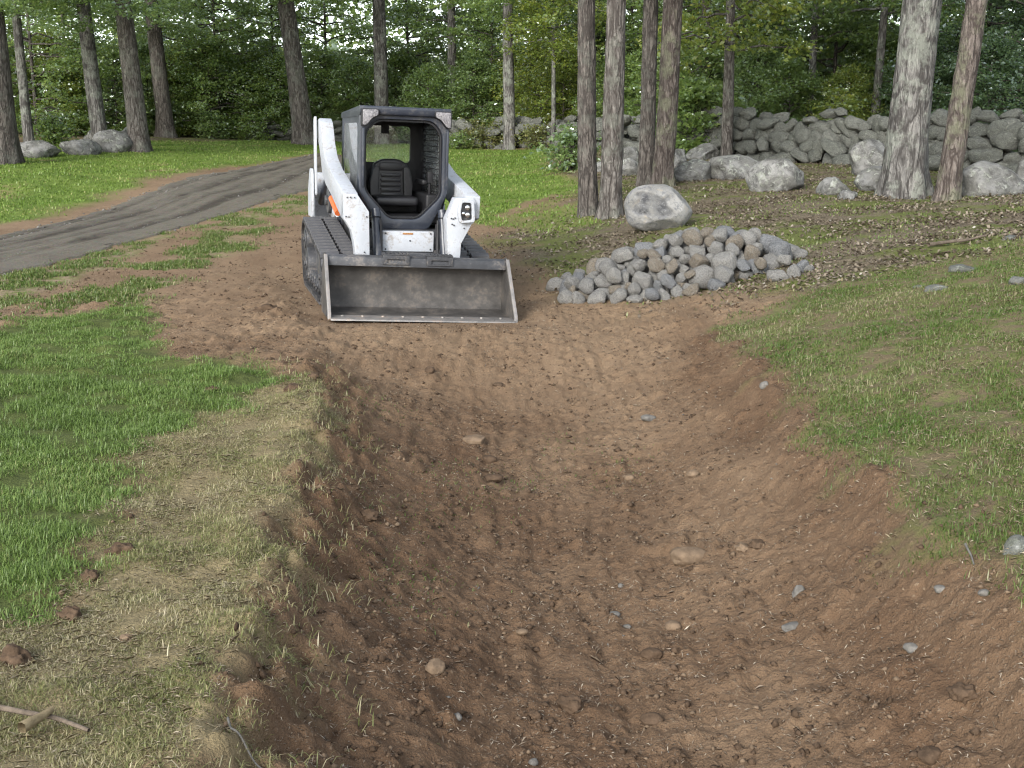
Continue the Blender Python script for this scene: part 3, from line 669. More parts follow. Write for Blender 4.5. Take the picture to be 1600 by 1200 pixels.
for (u, v, wpx, hpx, lab, sd) in [(1503, 424, 50, 18, 'pale flat stone in the grass of the right bank, middle one', 91), (1466, 457, 50, 15, 'pale flat stone lowest on the grassy right bank', 92), (1440, 450, 30, 10, 'small flat stone left of the lowest pale stone on the right bank', 93), (1592, 442, 40, 18, 'pale stone at the right edge on the grassy bank', 94), (1582, 372, 34, 12, 'small pale stone at the top of the right bank', 95), (1590, 870, 50, 46, 'grey stone at the right edge beside the grass', 96)]:
    boulder(u, v, wpx, hpx, lab, sd, sink=.35, name='stone', sub=3, group='stones in the right bank', mat='wallstone')

# dry stone walls
WALLST = [rock_mesh('stone', 700 + i, 3, (1, .8, 1), 10, (.6, .92), .08, .035, boxy=.78) for i in range(16)]
for m_ in WALLST: m_.materials.append(M['wallstone'])
def stone_wall(path, height, label, seed, size=(.34, .8), courses=4, jumble=.06, thick=.55):
    rg = np.random.default_rng(seed); P = np.array(path, float)
    seg = np.linalg.norm(np.diff(P, axis=0), axis=1); L = np.concatenate([[0], np.cumsum(seg)]); tot = L[-1]
    p0 = P[0]; wall = empty('stone_wall', (p0[0], p0[1], gh(*p0)))
    tag(wall, label, 'wall')
    def pt(s):
        x = np.interp(s, L, P[:, 0]); y = np.interp(s, L, P[:, 1]); k = min(int(np.searchsorted(L, s, 'right')) - 1, len(seg) - 1); d = (P[k + 1] - P[k]) / seg[k]
        return x, y, d
    nst = 0
    ch = height / courses
    for row in range(2):
        for c in range(courses + (row == 0)):
            s = -rg.uniform(0, .3)
            while s < tot:
                wl = rg.uniform(*size) * (1.1 if c == 0 else 1.0); hh = ch * rg.uniform(1.0, 1.7)
                if c >= courses:
                    if rg.random() < .35: s += wl; continue
                    hh *= .85
                x, y, d = pt(np.clip(s + wl / 2, 0, tot)); nrm = np.array([-d[1], d[0]])
                if nrm[1] > 0: nrm = -nrm
                off = (thick * .28 if row == 0 else -thick * .35) + rg.normal(0, jumble) - .05 * c * (1 if row == 0 else -1)
                px, py = x + nrm[0] * off, y + nrm[1] * off
                pz = gh(px, py) + ch * (c + .42) + rg.normal(0, .025) + .10 * math.sin(s * 1.7 + c)* .5
                me = WALLST[int(rg.integers(len(WALLST)))]
                o = link('stone', me, None, wall, (px - p0[0], py - p0[1], pz - wall.location.z), (rg.normal(0, .18), rg.normal(0, .22) + (.35 if rg.random() < .12 else 0), math.atan2(d[1], d[0]) + rg.normal(0, .25)), (wl * .56, wl * rg.uniform(.38, .5), hh * .56))
                nst += 1; s += wl * .94
    return wall
stone_wall([(4.2, 30.6), (5.3, 28.6), (6.9, 25.9), (8.3, 23.9), (9.9, 22.0), (12.5, 20.2)], .92, 'long dry stone wall of mossy grey fieldstones behind the big oak', 21, (.30, .66), 4, .08)
stone_wall([(-2.9, 39.4), (-.6, 39.4), (1.5, 38.2), (3.0, 35.6), (4.0, 32.6)], .72, 'tumbled stone wall overgrown with ferns behind the loader lawn', 22, (.35, .8), 3, .2, .9)
stone_wall([(-13, 46.6), (-9.5, 45.6), (-6.5, 44.6)], .5, 'low dark stone wall in the distance left of the loader', 23, (.4, .8), 3)

# ------------------------------------------------------------------ trees
def tube_np(path, rad, nr, V, Q, bark=0.0, seed=0, flare=None):
    """append a tapered tube to vertex / quad lists"""
    path = np.asarray(path, float); n = len(path); base = sum(len(v) for v in V)
    tan_ = np.gradient(path, axis=0); tan_ /= np.linalg.norm(tan_, axis=1)[:, None]
    ref = np.array([0, 1., 0]) if abs(tan_[0][2]) > .5 else np.array([0, 0, 1.])
    a = np.cross(tan_, ref); a /= np.linalg.norm(a, axis=1)[:, None]; b = np.cross(tan_, a)
    th = np.linspace(0, 2 * np.pi, nr, endpoint=False)
    rr = np.repeat(np.asarray(rad, float)[:, None], nr, 1)
    if bark:
        S = np.concatenate([[0], np.cumsum(np.linalg.norm(np.diff(path, axis=0), axis=1))])
        cx = np.cos(th)[None, :] * 3.2 * (rad[0] / .2) ** .6; cy = np.sin(th)[None, :] * 3.2 * (rad[0] / .2) ** .6; zz = S[:, None] * 2.6
        g = np.abs(noise3(cx * 1.9 + 0 * zz, cy * 1.9 + 0 * zz, zz + 0 * cx, seed)); g2 = noise3(cx * 4 + 0 * zz, cy * 4 + 0 * zz, zz * 3 + 0 * cx, seed + 1)
        rr = rr * (1 + .06 * noise3(cx * .4 + 0 * zz, cy * .4 + 0 * zz, zz * .25 + 0 * cx, seed + 2)) + bark * (np.sqrt(g) * 1.3 - .7 + .35 * g2)
    if flare is not None: rr = rr * flare(th[None, :], path[:, 2:3] - path[0, 2])
    P = path[:, None, :] + rr[..., None] * (np.cos(th)[None, :, None] * a[:, None, :] + np.sin(th)[None, :, None] * b[:, None, :])
    V.append(P.reshape(-1, 3)); idx = base + np.arange(n * nr).reshape(n, nr); nx = np.roll(idx, -1, 1)
    Q.append(np.stack([idx[:-1], nx[:-1], nx[1:], idx[1:]], -1).reshape(-1, 4))

def leaf_arrays(C, size, rg, tilt=.85, fold=.25, aspect=.62):
    """leaf-shaped folded faces at points C"""
    n = len(C); az = rg.uniform(0, 2 * np.pi, n)
    nrm = np.stack([rg.normal(0, tilt, n), rg.normal(0, tilt, n), np.ones(n)], 1); nrm /= np.linalg.norm(nrm, axis=1)[:, None]
    d = np.stack([np.cos(az), np.sin(az), rg.normal(-.25, .3, n)], 1); d -= (d * nrm).sum(1)[:, None] * nrm; d /= np.linalg.norm(d, axis=1)[:, None]
    s = np.cross(nrm, d); L = (size * rg.uniform(.65, 1.2, n))[:, None]; W = L * aspect / 2
    m = C + d * L * .12
    V = np.stack([C - d * L * .5, m - s * W + nrm * L * fold * .4, C + d * L * .5, m + s * W + nrm * L * fold * .4], 1).reshape(-1, 3)
    q = np.arange(n)[:, None] * 4
    return V, np.concatenate([q + np.array([[0, 1, 2]]), q + np.array([[0, 2, 3]])])

def crown_parts(seed, h0, h1, rmax, nleaf, leaf=.14, nb=34, droop=.25, shape='dome', flat=.10):
    """leaf points and limb paths of a crown grown on an upright stem at the origin"""
    rg = np.random.default_rng(seed); pts = []; limbs = []; per = nleaf // nb
    for i in range(nb):
        f = (i + rg.uniform(0, 1)) / nb; z = h0 + (h1 - h0) * f; az = i * 2.39996 + rg.normal(0, .4)
        env = {'dome': math.sin(math.pi * min(1, .22 + .78 * f) ** .9) ** .6 if f < .97 else .25, 'cone': 1.05 - f * .85, 'ball': math.sqrt(max(.05, 1 - (2 * f - 1) ** 2))}[shape]
        Ln = rmax * env * rg.uniform(.65, 1.15); t = np.linspace(0, 1, 9)
        rise = rg.uniform(.05, .5) * (.4 + f)
        bend = rg.normal(0, .35)
        pa = np.stack([np.cos(az + bend * t) * Ln * t, np.sin(az + bend * t) * Ln * t, z + Ln * (rise * t - droop * t * t) + .04 * rg.normal(size=9)], 1)
        limbs.append((pa, .012 * Ln + .008))
        # leafy sprays along the outer limb
        ns = max(3, int(per / 26)); u = rg.uniform(.22, 1.05, ns) ** .8
        base_ = np.stack([np.interp(u, t, pa[:, k]) for k in range(3)], 1)
        sd = rg.uniform(-1, 1, ns) * Ln * .30 * (1.15 - u * .6); perp = np.array([-math.sin(az), math.cos(az), 0])
        cen = base_ + perp * sd[:, None] + np.array([0, 0, 1.]) * rg.normal(0, flat * 1.6, ns)[:, None]
        k = rg.integers(0, ns, per)
        pts.append(cen[k] + np.stack([rg.normal(0, .20, per), rg.normal(0, .20, per), rg.normal(-.02, flat * .75, per)], 1))
    return np.concatenate(pts), limbs, rg

def crown_mesh(name, seed, *a, **kw):
    leaf = kw.get('leaf', .14); C, limbs, rg = crown_parts(seed, *a, **kw)
    V, T = leaf_arrays(C, leaf, rg)
    return np_mesh(name, V, [T], False), limbs
def set_mat(o, mat):
    if not o.data.materials: o.data.materials.append(mat)
    o.material_slots[0].link = 'OBJECT'; o.material_slots[0].material = mat

HI = [crown_mesh('crown', 900 + i, 0, 7.5, 4.2, 4200, leaf=.18, nb=40, droop=.18, shape='dome', flat=.16) for i in range(3)]
UND = [crown_mesh('crown', 930 + i, .4, 8.2, 2.8, 12500, leaf=.15, nb=52, droop=.22, shape='dome', flat=.09) for i in range(4)]
LOWC = [crown_mesh('crown', 950 + i, .15, 3.4, 1.7, 9000, leaf=.12, nb=30, droop=.2, shape='dome', flat=.09) for i in range(3)]

def trunk_mesh(name, h, r0, lean, seed, nr=24, step=.12, bark=.012, flare=.55, limbs=(), limb_z=0, burl=None):
    n = max(8, int(h / step)); t = np.linspace(0, 1, n) ** 1.15; z = t * h - .12; rg = np.random.default_rng(seed)
    k = rg.uniform(-1, 1, 4)
    px = lean[0] * z + .05 * r0 * 6 * np.sin(z * .5 + k[0] * 3) * np.clip(z, 0, 1) * .35; py = lean[1] * z + .03 * np.sin(z * .7 + k[1] * 3) * np.clip(z, 0, 1)
    rad = r0 * (1 - .55 * np.clip(z, 0, None) / h)
    lob = rg.uniform(0, 6.28); nl = rg.integers(4, 7)
    fl = lambda th, zz: 1 + flare * np.exp(-np.clip(zz, 0, None) / (r0 * 1.3)) * (.55 + .45 * np.cos(th * nl + lob) + .25 * np.cos(th * 2 + lob * 2))
    V, Q = [], []
    tube_np(np.stack([px, py, z], 1), rad, nr, V, Q, bark, seed, fl)
    for pa, r in limbs:
        pa = pa.copy(); zz = pa[:, 2] + limb_z; pa[:, 0] += np.interp(zz[0], z, px); pa[:, 1] += np.interp(zz[0], z, py); pa[:, 2] = zz
        tube_np(pa, np.linspace(r, r * .25, len(pa)), 5, V, Q)
    return np_mesh(name, np.concatenate(V), [np.concatenate(Q)], True)

def tree(u, dist, wpx, utop, label, seed, bark='bark', leafm='leafA', crown=None, crown_z=5.0, cs=1.0, h=11, v=None, near=False, ylean=0.0, flare=.55, group='trees around the clearing', crown2=None, name='tree', cscale=None):
    p = pix_ground(u, v) if v else at_dist(u, dist)
    d = math.hypot(p[0], p[1]); r0 = wpx * p[1] / FPX / 2
    ztop = CAM_H + p[1] * 216 / FPX                      # height at which the trunk leaves the photograph
    lean = ((utop - u) * p[1] / FPX / max(1.0, ztop - p[2]), ylean)
    root = empty(name, (p[0], p[1], gh(p[0], p[1]))); tag(root, label, 'tree', group)
    cm, limbs = crown if crown else (None, [])
    tm = trunk_mesh('trunk', h, r0, lean, seed, 48 if near else 18, .05 if near else .2, (.016 if near else .008), flare, limbs if cs == 1.0 else [], crown_z)
    link('trunk', tm, M[bark], root)
    if cm:
        o = link('crown', cm, None, root, (lean[0] * crown_z, lean[1] * crown_z, crown_z), (0, 0, seed * 1.7 if cs != 1.0 else 0), (cs, cs, cs)); set_mat(o, M[leafm])
    if crown2:
        cm2, z2, s2, m2 = crown2
        o = link('crown', cm2, None, root, (lean[0] * z2, lean[1] * z2, z2), (0, 0, seed * .9), (s2, s2, s2)); set_mat(o, M[m2])
    return root

# trunks one can tell apart, left to right
tree(4, 29, 44, 0, 'dark thick tree cut by the left edge of the photo', 1, 'barkD', 'leafD', HI[0], 5.0, h=13, crown2=(UND[1][0], 3.2, .7, 'leafA'))
tree(46, 33, 16, 40, 'slim grey tree behind the boulders, second from the left edge', 2, 'barkG', 'leafB', UND[0], 3.4, h=10)
tree(158, 35, 24, 145, 'grey tree behind the pale boulders, leaning slightly left', 3, 'barkG', 'leafA', HI[1], 6.0, h=14, crown2=(UND[3][0], 3.9, .8, 'leafA'))
tree(217, 33.5, 30, 207, 'stout dark tree on the lawn edge just right of the boulders', 4, 'bark', 'leafA', HI[2], 6.0, h=14, flare=.7, crown2=(UND[0][0], 3.1, .9, 'leafA'))
tree(259, 43, 25, 250, 'dark tree behind the lawn, right of the stout lawn tree', 5, 'barkD', 'leafA', HI[0], 6.4, h=14, crown2=(UND[2][0], 3.2, .9, 'leafA'))
tree(475, 41, 30, 452, 'tall grey tree left of the loader, leaning left', 6, 'bark', 'leafB', HI[1], 5.2, h=14, crown2=(UND[1][0], 4.4, .9, 'leafB'))
tree(596, 44, 23, 597, 'tall grey tree rising straight behind the cab roof', 7, 'barkG', 'leafB', HI[2], 5.6, h=14)
tree(708, 46, 16, 706, 'tree behind the ferny wall just right of the cab', 8, 'barkG', 'leafB', UND[1], 3.4, h=10)
tree(796, 38.4, 19, 794, 'straight grey tree at the ferny wall beyond the lawn', 9, 'barkG', 'leafB', HI[0], 5.2, h=13, crown2=(UND[2][0], 3.8, .9, 'leafB'))
tree(865, 37.6, 8, 864, 'thin young tree in front of the ferny wall', 10, 'barkG', 'leafY', LOWC[0], 2.6, h=6)
tree(932, 42, 9, 932, 'thin pale tree glimpsed between the front pair of trunks', 11, 'barkG', 'leafB', LOWC[1], 3.0, h=7)
tree(920, 0, 30, 911, 'left trunk of the front pair beside the chipped boulder', 12, 'barkD', 'leafA', HI[1], 8.2, h=15, v=336, near=True, flare=.65)
tree(953, 0, 33, 958, 'right trunk of the front pair, next to the chipped boulder', 13, 'bark', 'leafA', HI[2], 8.4, h=15, v=340, near=True, flare=.65)
tree(1008, 0, 25, 1011, 'darker left trunk of the pair behind the chipped boulder', 14, 'barkD', 'leafA', HI[0], 7.8, h=15, v=290, near=True, flare=.65)
tree(1034, 0, 32, 1043, 'thick right trunk of the pair behind the chipped boulder', 15, 'barkR', 'leafD', HI[1], 7.6, h=15, v=293, near=True, flare=.65, crown2=(UND[0][0], 3.4, .7, 'leafA'))
tree(1136, 28, 18, 1133, 'slim tree with yellow-green leaves at the end of the stone wall', 16, 'bark', 'leafY', UND[2], 2.0, h=8)
tree(1104, 36, 20, 1098, 'dark trunk behind the leafy bush left of the slim tree', 17, 'barkD', 'leafB', UND[3], 3.4, h=9)
tree(1265, 34, 13, 1262, 'slim grey tree standing behind the middle of the stone wall', 18, 'barkG', 'leafB', UND[0], 2.6, h=9)
tree(1364, 32, 14, 1368, 'pale slim tree behind the stone wall just left of the big oak', 19, 'barkG', 'leafB', UND[1], 3.0, h=9)
tree(1412, 0, 62, 1420, 'big oak with deeply furrowed bark in front of the stone wall', 20, 'barkG', 'leafA', HI[2], 8.3, h=16, v=306, near=True, flare=.8)
tree(1478, 0, 34, 1503, 'reddish tree leaning right beside the big oak', 21, 'barkR', 'leafA', HI[0], 8.6, h=15, v=313, near=True, flare=.65)

# understory trees that close the view behind the walls
rg0 = random.Random(5); K = 0
def understory(u, dist, leafm, s, label, group):
    global K; K += 1
    cm, limbs = UND[K % 4] if s > .55 else LOWC[K % 3]
    p = at_dist(u, dist); root = empty('understory_tree', (p[0], p[1], gh(p[0], p[1])), (0, 0, K * 2.1)); tag(root, label, 'tree', group)
    sz = s if s > .55 else s * 2
    key = ('ut', K % 4 if s > .55 else 10 + K % 3)
    if key not in UT:
        UT[key] = trunk_mesh('trunk', 9 if s > .55 else 3.6, .075 if s > .55 else .03, (.01, 0), K, 8, .3, 0, .3, limbs, 0)
    t = link('trunk', UT[key], M['barkD'], root, scale=(sz, sz, sz)); c = link('crown', cm, None, root, scale=(sz, sz, sz)); set_mat(c, M[leafm])
UT = {}; USED = {}
for (u, d_, lm, s, lab, g) in [
    (-60, 34, 'leafB', .8, 'leafy young tree', 0), (60, 41, 'leafB', .9, 'x', 0), (110, 46, 'leafA', 1.1, 'x', 0), (300, 49, 'leafB', 1.1, 'x', 0), (345, 46, 'leafB', .95, 'x', 0), (430, 48, 'leafB', .8, 'x', 0), (515, 50, 'leafB', 1.0, 'x', 0), (640, 50, 'leafB', 1.0, 'x', 0), (745, 50, 'leafA', 1.0, 'x', 0), (770, 45, 'leafB', .7, 'x', 0), (840, 48, 'leafB', 1.0, 'x', 0), (905, 46, 'leafB', .9, 'x', 0), (985, 42, 'leafA', .9, 'x', 0), (1060, 40, 'leafB', .9, 'x', 0), (1160, 38, 'leafB', .9, 'x', 0), (1215, 40, 'leafA', 1.0, 'x', 0), (1300, 37, 'leafB', .9, 'x', 0), (1340, 42, 'leafA', 1.0, 'x', 0), (1450, 36, 'leafA', .9, 'x', 0), (1530, 33, 'leafD', .9, 'x', 0), (1600, 30, 'leafD', .85, 'x', 0), (1680, 32, 'leafD', 1.0, 'x', 0), (1570, 40, 'leafD', 1.1, 'x', 0), (1500, 44, 'leafA', 1.1, 'x', 0), (1120, 48, 'leafA', 1.2, 'x', 0), (1000, 50, 'leafB', 1.2, 'x', 0), (250, 54, 'leafD', 1.2, 'x', 0),
    (-20, 42, 'leafB', .5, 'x', 0), (90, 43, 'leafY', .5, 'x', 0), (330, 45, 'leafB', .5, 'x', 0), (290, 46, 'leafY', .45, 'x', 0), (385, 47, 'leafB', .45, 'x', 0), (440, 46, 'leafB', .45, 'x', 0), (880, 40, 'leafY', .45, 'x', 0), (845, 42, 'leafY', .5, 'x', 0), (670, 44, 'leafB', .4, 'x', 0), (740, 44, 'leafA', .45, 'x', 0), (1230, 33, 'leafB', .35, 'x', 0), (1320, 32, 'leafY', .3, 'x', 0), (1180, 34, 'leafA', .4, 'x', 0), (1440, 31, 'leafD', .4, 'x', 0), (1540, 29, 'leafD', .4, 'x', 0), (960, 38, 'leafB', .4, 'x', 0)] + [(u_, d2, m2, s2, 'x', 0) for u_, d2, m2, s2 in [(15, 44, 'leafB', .5), (140, 45, 'leafB', .5), (185, 43, 'leafB', .45), (235, 46, 'leafA', .5), (275, 48, 'leafB', .5), (310, 50, 'leafB', .54), (360, 50, 'leafY', .5), (420, 51, 'leafB', .54), (505, 47, 'leafB', .5), (540, 49, 'leafA', .5), (560, 46, 'leafB', .45), (620, 48, 'leafB', .5), (655, 52, 'leafY', .54), (720, 48, 'leafB', .5), (760, 52, 'leafB', .54), (815, 45, 'leafY', .5), (860, 50, 'leafB', .54), (925, 45, 'leafB', .5), (1000, 44, 'leafY', .5), (1030, 37, 'leafB', .45), (1075, 35, 'leafB', .5), (1195, 44, 'leafB', .54), (1275, 42, 'leafY', .5), (1350, 38, 'leafB', .5), (1390, 35, 'leafB', .45), (1470, 40, 'leafA', .5), (1520, 36, 'leafA', .5), (1590, 35, 'leafD', .54)]]:
    tone = {'leafA': 'mid green', 'leafB': 'fresh green', 'leafD': 'dark green', 'leafY': 'yellow-green'}[lm]
    marks = [(0, 'the dark tree on the left edge'), (120, 'the domed boulder'), (217, 'the stout lawn tree'), (330, 'the far lawn shrub'), (475, 'the leaning grey tree left of the loader'), (596, 'the tree above the cab'), (708, 'the tree just right of the cab'), (796, 'the straight tree at the ferny wall'), (865, 'the thin young tree'), (953, 'the front pair of trunks'), (1034, 'the pair behind the chipped boulder'), (1136, 'the slim tree at the wall end'), (1265, 'the slim tree behind the wall'), (1364, 'the pale tree left of the big oak'), (1412, 'the big oak'), (1485, 'the leaning reddish tree'), (1560, 'the mossy boulder'), (1640, 'the right end of the wall')]
    mu, mk = min(marks, key=lambda q: abs(q[0] - u))
    rel = 'straight behind' if abs(u - mu) < 14 else ('behind and left of' if u < mu else 'behind and right of')
    lab = '%s %s %s %s' % (tone, 'understory tree' if s > .55 else 'sapling', rel, mk)
    if lab in USED: lab = ('farther ' if d_ > USED[lab] else 'nearer ') + lab
    USED[lab] = d_
    where = 'beyond the left lawn' if u < 480 else ('beyond the wall behind the loader' if u < 960 else 'beyond the right-hand stone wall')
    understory(u, d_, lm, s, lab, '%s %s' % ('understory trees' if s > .55 else 'saplings', where))

# bushes
def bush(u, dist, size, leafm, label, seed, nleaf=2600, leaf=.10, v=None, h=.9):
    p = pix_ground(u, v) if v else at_dist(u, dist)
    cm, limbs = crown_mesh('leaves', seed, .02, size * h, size * .62, nleaf, leaf=leaf, nb=26, droop=.35, shape='dome', flat=.06)
    root = empty('bush', (p[0], p[1], gh(p[0], p[1]))); tag(root, label, 'bush', 'low bushes along the walls')
    V, Q = [], []
    for pa, r in limbs: 
        pa = pa.copy(); pa[0] = (0, 0, -.05); tube_np(pa, np.linspace(.012, .004, len(pa)), 5, V, Q)
    link('stems', np_mesh('stems', np.concatenate(V), [np.concatenate(Q)], True), M['barkD'], root)
    c = link('leaves', cm, M[leafm], root)
bush(893, 0, .95, 'leafA', 'leafy green bush at the lawn corner left of the front trunks', 971, 1500, .13, v=266)
bush(1088, 29.5, 1.9, 'leafB', 'broad leafy bush between the twin trunks and the slim tree', 972, 5200, .15)
bush(742, 39, .8, 'fern', 'yellow-green fern clump on the wall right of the cab', 973, 1600, .10)
bush(782, 39, .85, 'fern', 'pale yellow fern clump left of the straight grey tree', 974, 1600, .10)
bush(838, 37.8, .75, 'fern', 'low pale green fern right of the straight grey tree', 975, 1300, .10)
bush(718, 38.6, .5, 'leafB', 'small green weed clump at the end of the ferny wall', 976, 900, .09)
bush(1310, 29.5, 1.1, 'leafY', 'yellow-green shrub peeking over the middle of the stone wall', 977, 1600, .10, h=1.3)
bush(330, 44, 1.0, 'leafA', 'dark green shrub at the far edge of the left lawn', 978, 1500, .12)
bush(395, 44.5, .9, 'leafB', 'green shrub at the end of the low distant wall', 979, 1300, .12)
bush(85, 36, .9, 'leafB', 'green shrub behind the leftmost boulders', 980, 1500, .12)

# the wood behind: one unbroken mass of foliage
def far_wood():
    rg = np.random.default_rng(77); n = 62000
    ang = rg.uniform(-.62, .62, n); d = rg.uniform(58, 82, n); x = np.tan(ang) * d; 
    zc = rg.random(n) ** 1.1 * 13
    keep = (fbm2(x * .35, zc * .4 + d * .1, 3, 401) + .42 + .12 * rg.normal(size=n)) > 0
    x, d, zc = x[keep], d[keep], zc[keep]
    C = np.stack([x, d, terrain(x, d) + zc], 1)
    V, T = leaf_arrays(C, .45, rg, tilt=.9)
    o = link('far_wood', np_mesh('far_wood', V, [T], False), M['leafB'])
    tag(o, 'dense green wood closing the background', 'wood', kind='stuff')
far_wood()

# ------------------------------------------------------------------ compact track loader
M['white'] = mat_plain('white_paint_mat', (.385, .405, .435), .45, var=.08, sc_=5, spec=.4, bump=.05, dirt=(.22, .19, .16), dirtamt=.75)
M['slate'] = mat_plain('dark_slate_paint_mat', (.024, .029, .041), .38, var=.12, sc_=5, spec=.5, bump=.05, dirt=(.11, .10, .09), dirtamt=.4)
M['black'] = mat_plain('black_plastic_mat', (.014, .014, .016), .55, var=.15, sc_=8, spec=.35, bump=.1)
M['vinyl'] = mat_plain('black_vinyl_mat', (.016, .016, .018), .42, var=.1, sc_=30, spec=.45, bump=.25)
M['rubber'] = mat_plain('track_rubber_mat', (.03, .03, .031), .8, var=.2, sc_=8, spec=.3, bump=.3, dirt=(.16, .14, .12), dirtamt=.65)
M['lugrub'] = mat_plain('lug_rubber_mat', (.085, .085, .09), .65, var=.15, sc_=8, spec=.35, bump=.3, dirt=(.19, .17, .145), dirtamt=.6)
M['steel'] = mat_plain('worn_steel_mat', (.085, .079, .073), .62, .3, var=.25, sc_=5, spec=.35, bump=.3, dirt=(.145, .118, .095), dirtamt=.55)
M['steeld'] = mat_plain('dark_steel_mat', (.07, .072, .078), .5, .3, var=.2, sc_=6, spec=.4, bump=.2, dirt=(.19, .165, .14), dirtamt=.55)
M['bright'] = mat_plain('scraped_edge_mat', (.27, .255, .24), .5, .4, var=.2, sc_=9, spec=.5, bump=.2, dirt=(.27, .2, .15), dirtamt=.7)
M['orange'] = mat_plain('orange_paint_mat', (.55, .12, .03), .5, var=.12, sc_=9)
M['chrome'] = mat_plain('chrome_rod_mat', (.6, .6, .62), .18, .95, var=.05, sc_=9)
M['lens'] = mat_plain('lamp_lens_mat', (.22, .21, .22), .18, .2, var=.3, sc_=40, spec=.8, bump=1.0)
M['glass'] = mat_glass('window_glass_mat')
M['sideglass'] = mat_glass('side_glass_mat', (.86, .9, .9), .06)
M['rust'] = mat_plain('rusty_sticker_mat', (.42, .20, .07), .7, var=.3, sc_=30)

def bm_obj(name, bm, mat, parent, bevel=0, smooth=True, seg=2):
    bmesh.ops.recalc_face_normals(bm, faces=bm.faces)
    if bevel:
        ed = [e for e in bm.edges if len(e.link_faces) == 2 and e.calc_face_angle(0) > R(25)]
        if ed: bmesh.ops.bevel(bm, geom=ed, offset=bevel, segments=seg, affect='EDGES', profile=.6, clamp_overlap=True)
    me = bpy.data.meshes.new(name); bm.to_mesh(me); bm.free()
    if smooth:
        me.polygons.foreach_set('use_smooth', np.ones(len(me.polygons), bool)); me.set_sharp_from_angle(angle=R(38))
    return link(name, me, mat, parent)
def box(bm, x0, x1, y0, y1, z0, z1, rot=None, piv=None):
    r = bmesh.ops.create_cube(bm, size=1.0, matrix=Matrix.Translation(((x0 + x1) / 2, (y0 + y1) / 2, (z0 + z1) / 2)) @ Matrix.Diagonal((abs(x1 - x0), abs(y1 - y0), abs(z1 - z0), 1)))
    if rot is not None: bmesh.ops.rotate(bm, verts=r['verts'], cent=piv or ((x0 + x1) / 2, (y0 + y1) / 2, (z0 + z1) / 2), matrix=rot)
def cyl(bm, p0, p1, r, seg=20, r2=None):
    p0, p1 = Vector(p0), Vector(p1); d = p1 - p0
    m = Matrix.Translation((p0 + p1) / 2) @ d.to_track_quat('Z', 'Y').to_matrix().to_4x4()
    bmesh.ops.create_cone(bm, cap_ends=True, segments=seg, radius1=r, radius2=r if r2 is None else r2, depth=d.length, matrix=m)
def poly_ext(bm, outer, holes, f, d):
    """polygon with holes -> solid; f maps (a,b) to a point, d is the extrusion vector"""
    def loop(P):
        vs = [bm.verts.new(f(*p)) for p in P]; return [bm.edges.new((vs[i], vs[(i + 1) % len(vs)])) for i in range(len(vs))]
    ed = loop(outer)
    for h in holes: ed += loop(h)
    r = bmesh.ops.triangle_fill(bm, use_beauty=True, use_dissolve=True, edges=ed)
    faces = [g for g in r['geom'] if isinstance(g, bmesh.types.BMFace)]
    e = bmesh.ops.extrude_face_region(bm, geom=faces)
    bmesh.ops.translate(bm, verts=[v for v in e['geom'] if isinstance(v, bmesh.types.BMVert)], vec=d)
def rounded(P, r, n=4):
    out = []; P = [Vector(p) for p in P]
    for i, p in enumerate(P):
        a = (P[i - 1] - p); b = (P[(i + 1) % len(P)] - p); rr = min(r, a.length * .45, b.length * .45); a = p + a.normalized() * rr; b = p + b.normalized() * rr
        for k in range(n + 1):
            t = k / n; q = a * (1 - t) ** 2 + p * 2 * t * (1 - t) + b * t * t; out.append((q.x, q.y))
    return out
FR = lambda y: (lambda a, b: (a, y, b))        # front view (x, z) at depth y
SD = lambda x: (lambda a, b: (x, a, b))        # side view (y, z) at offset x

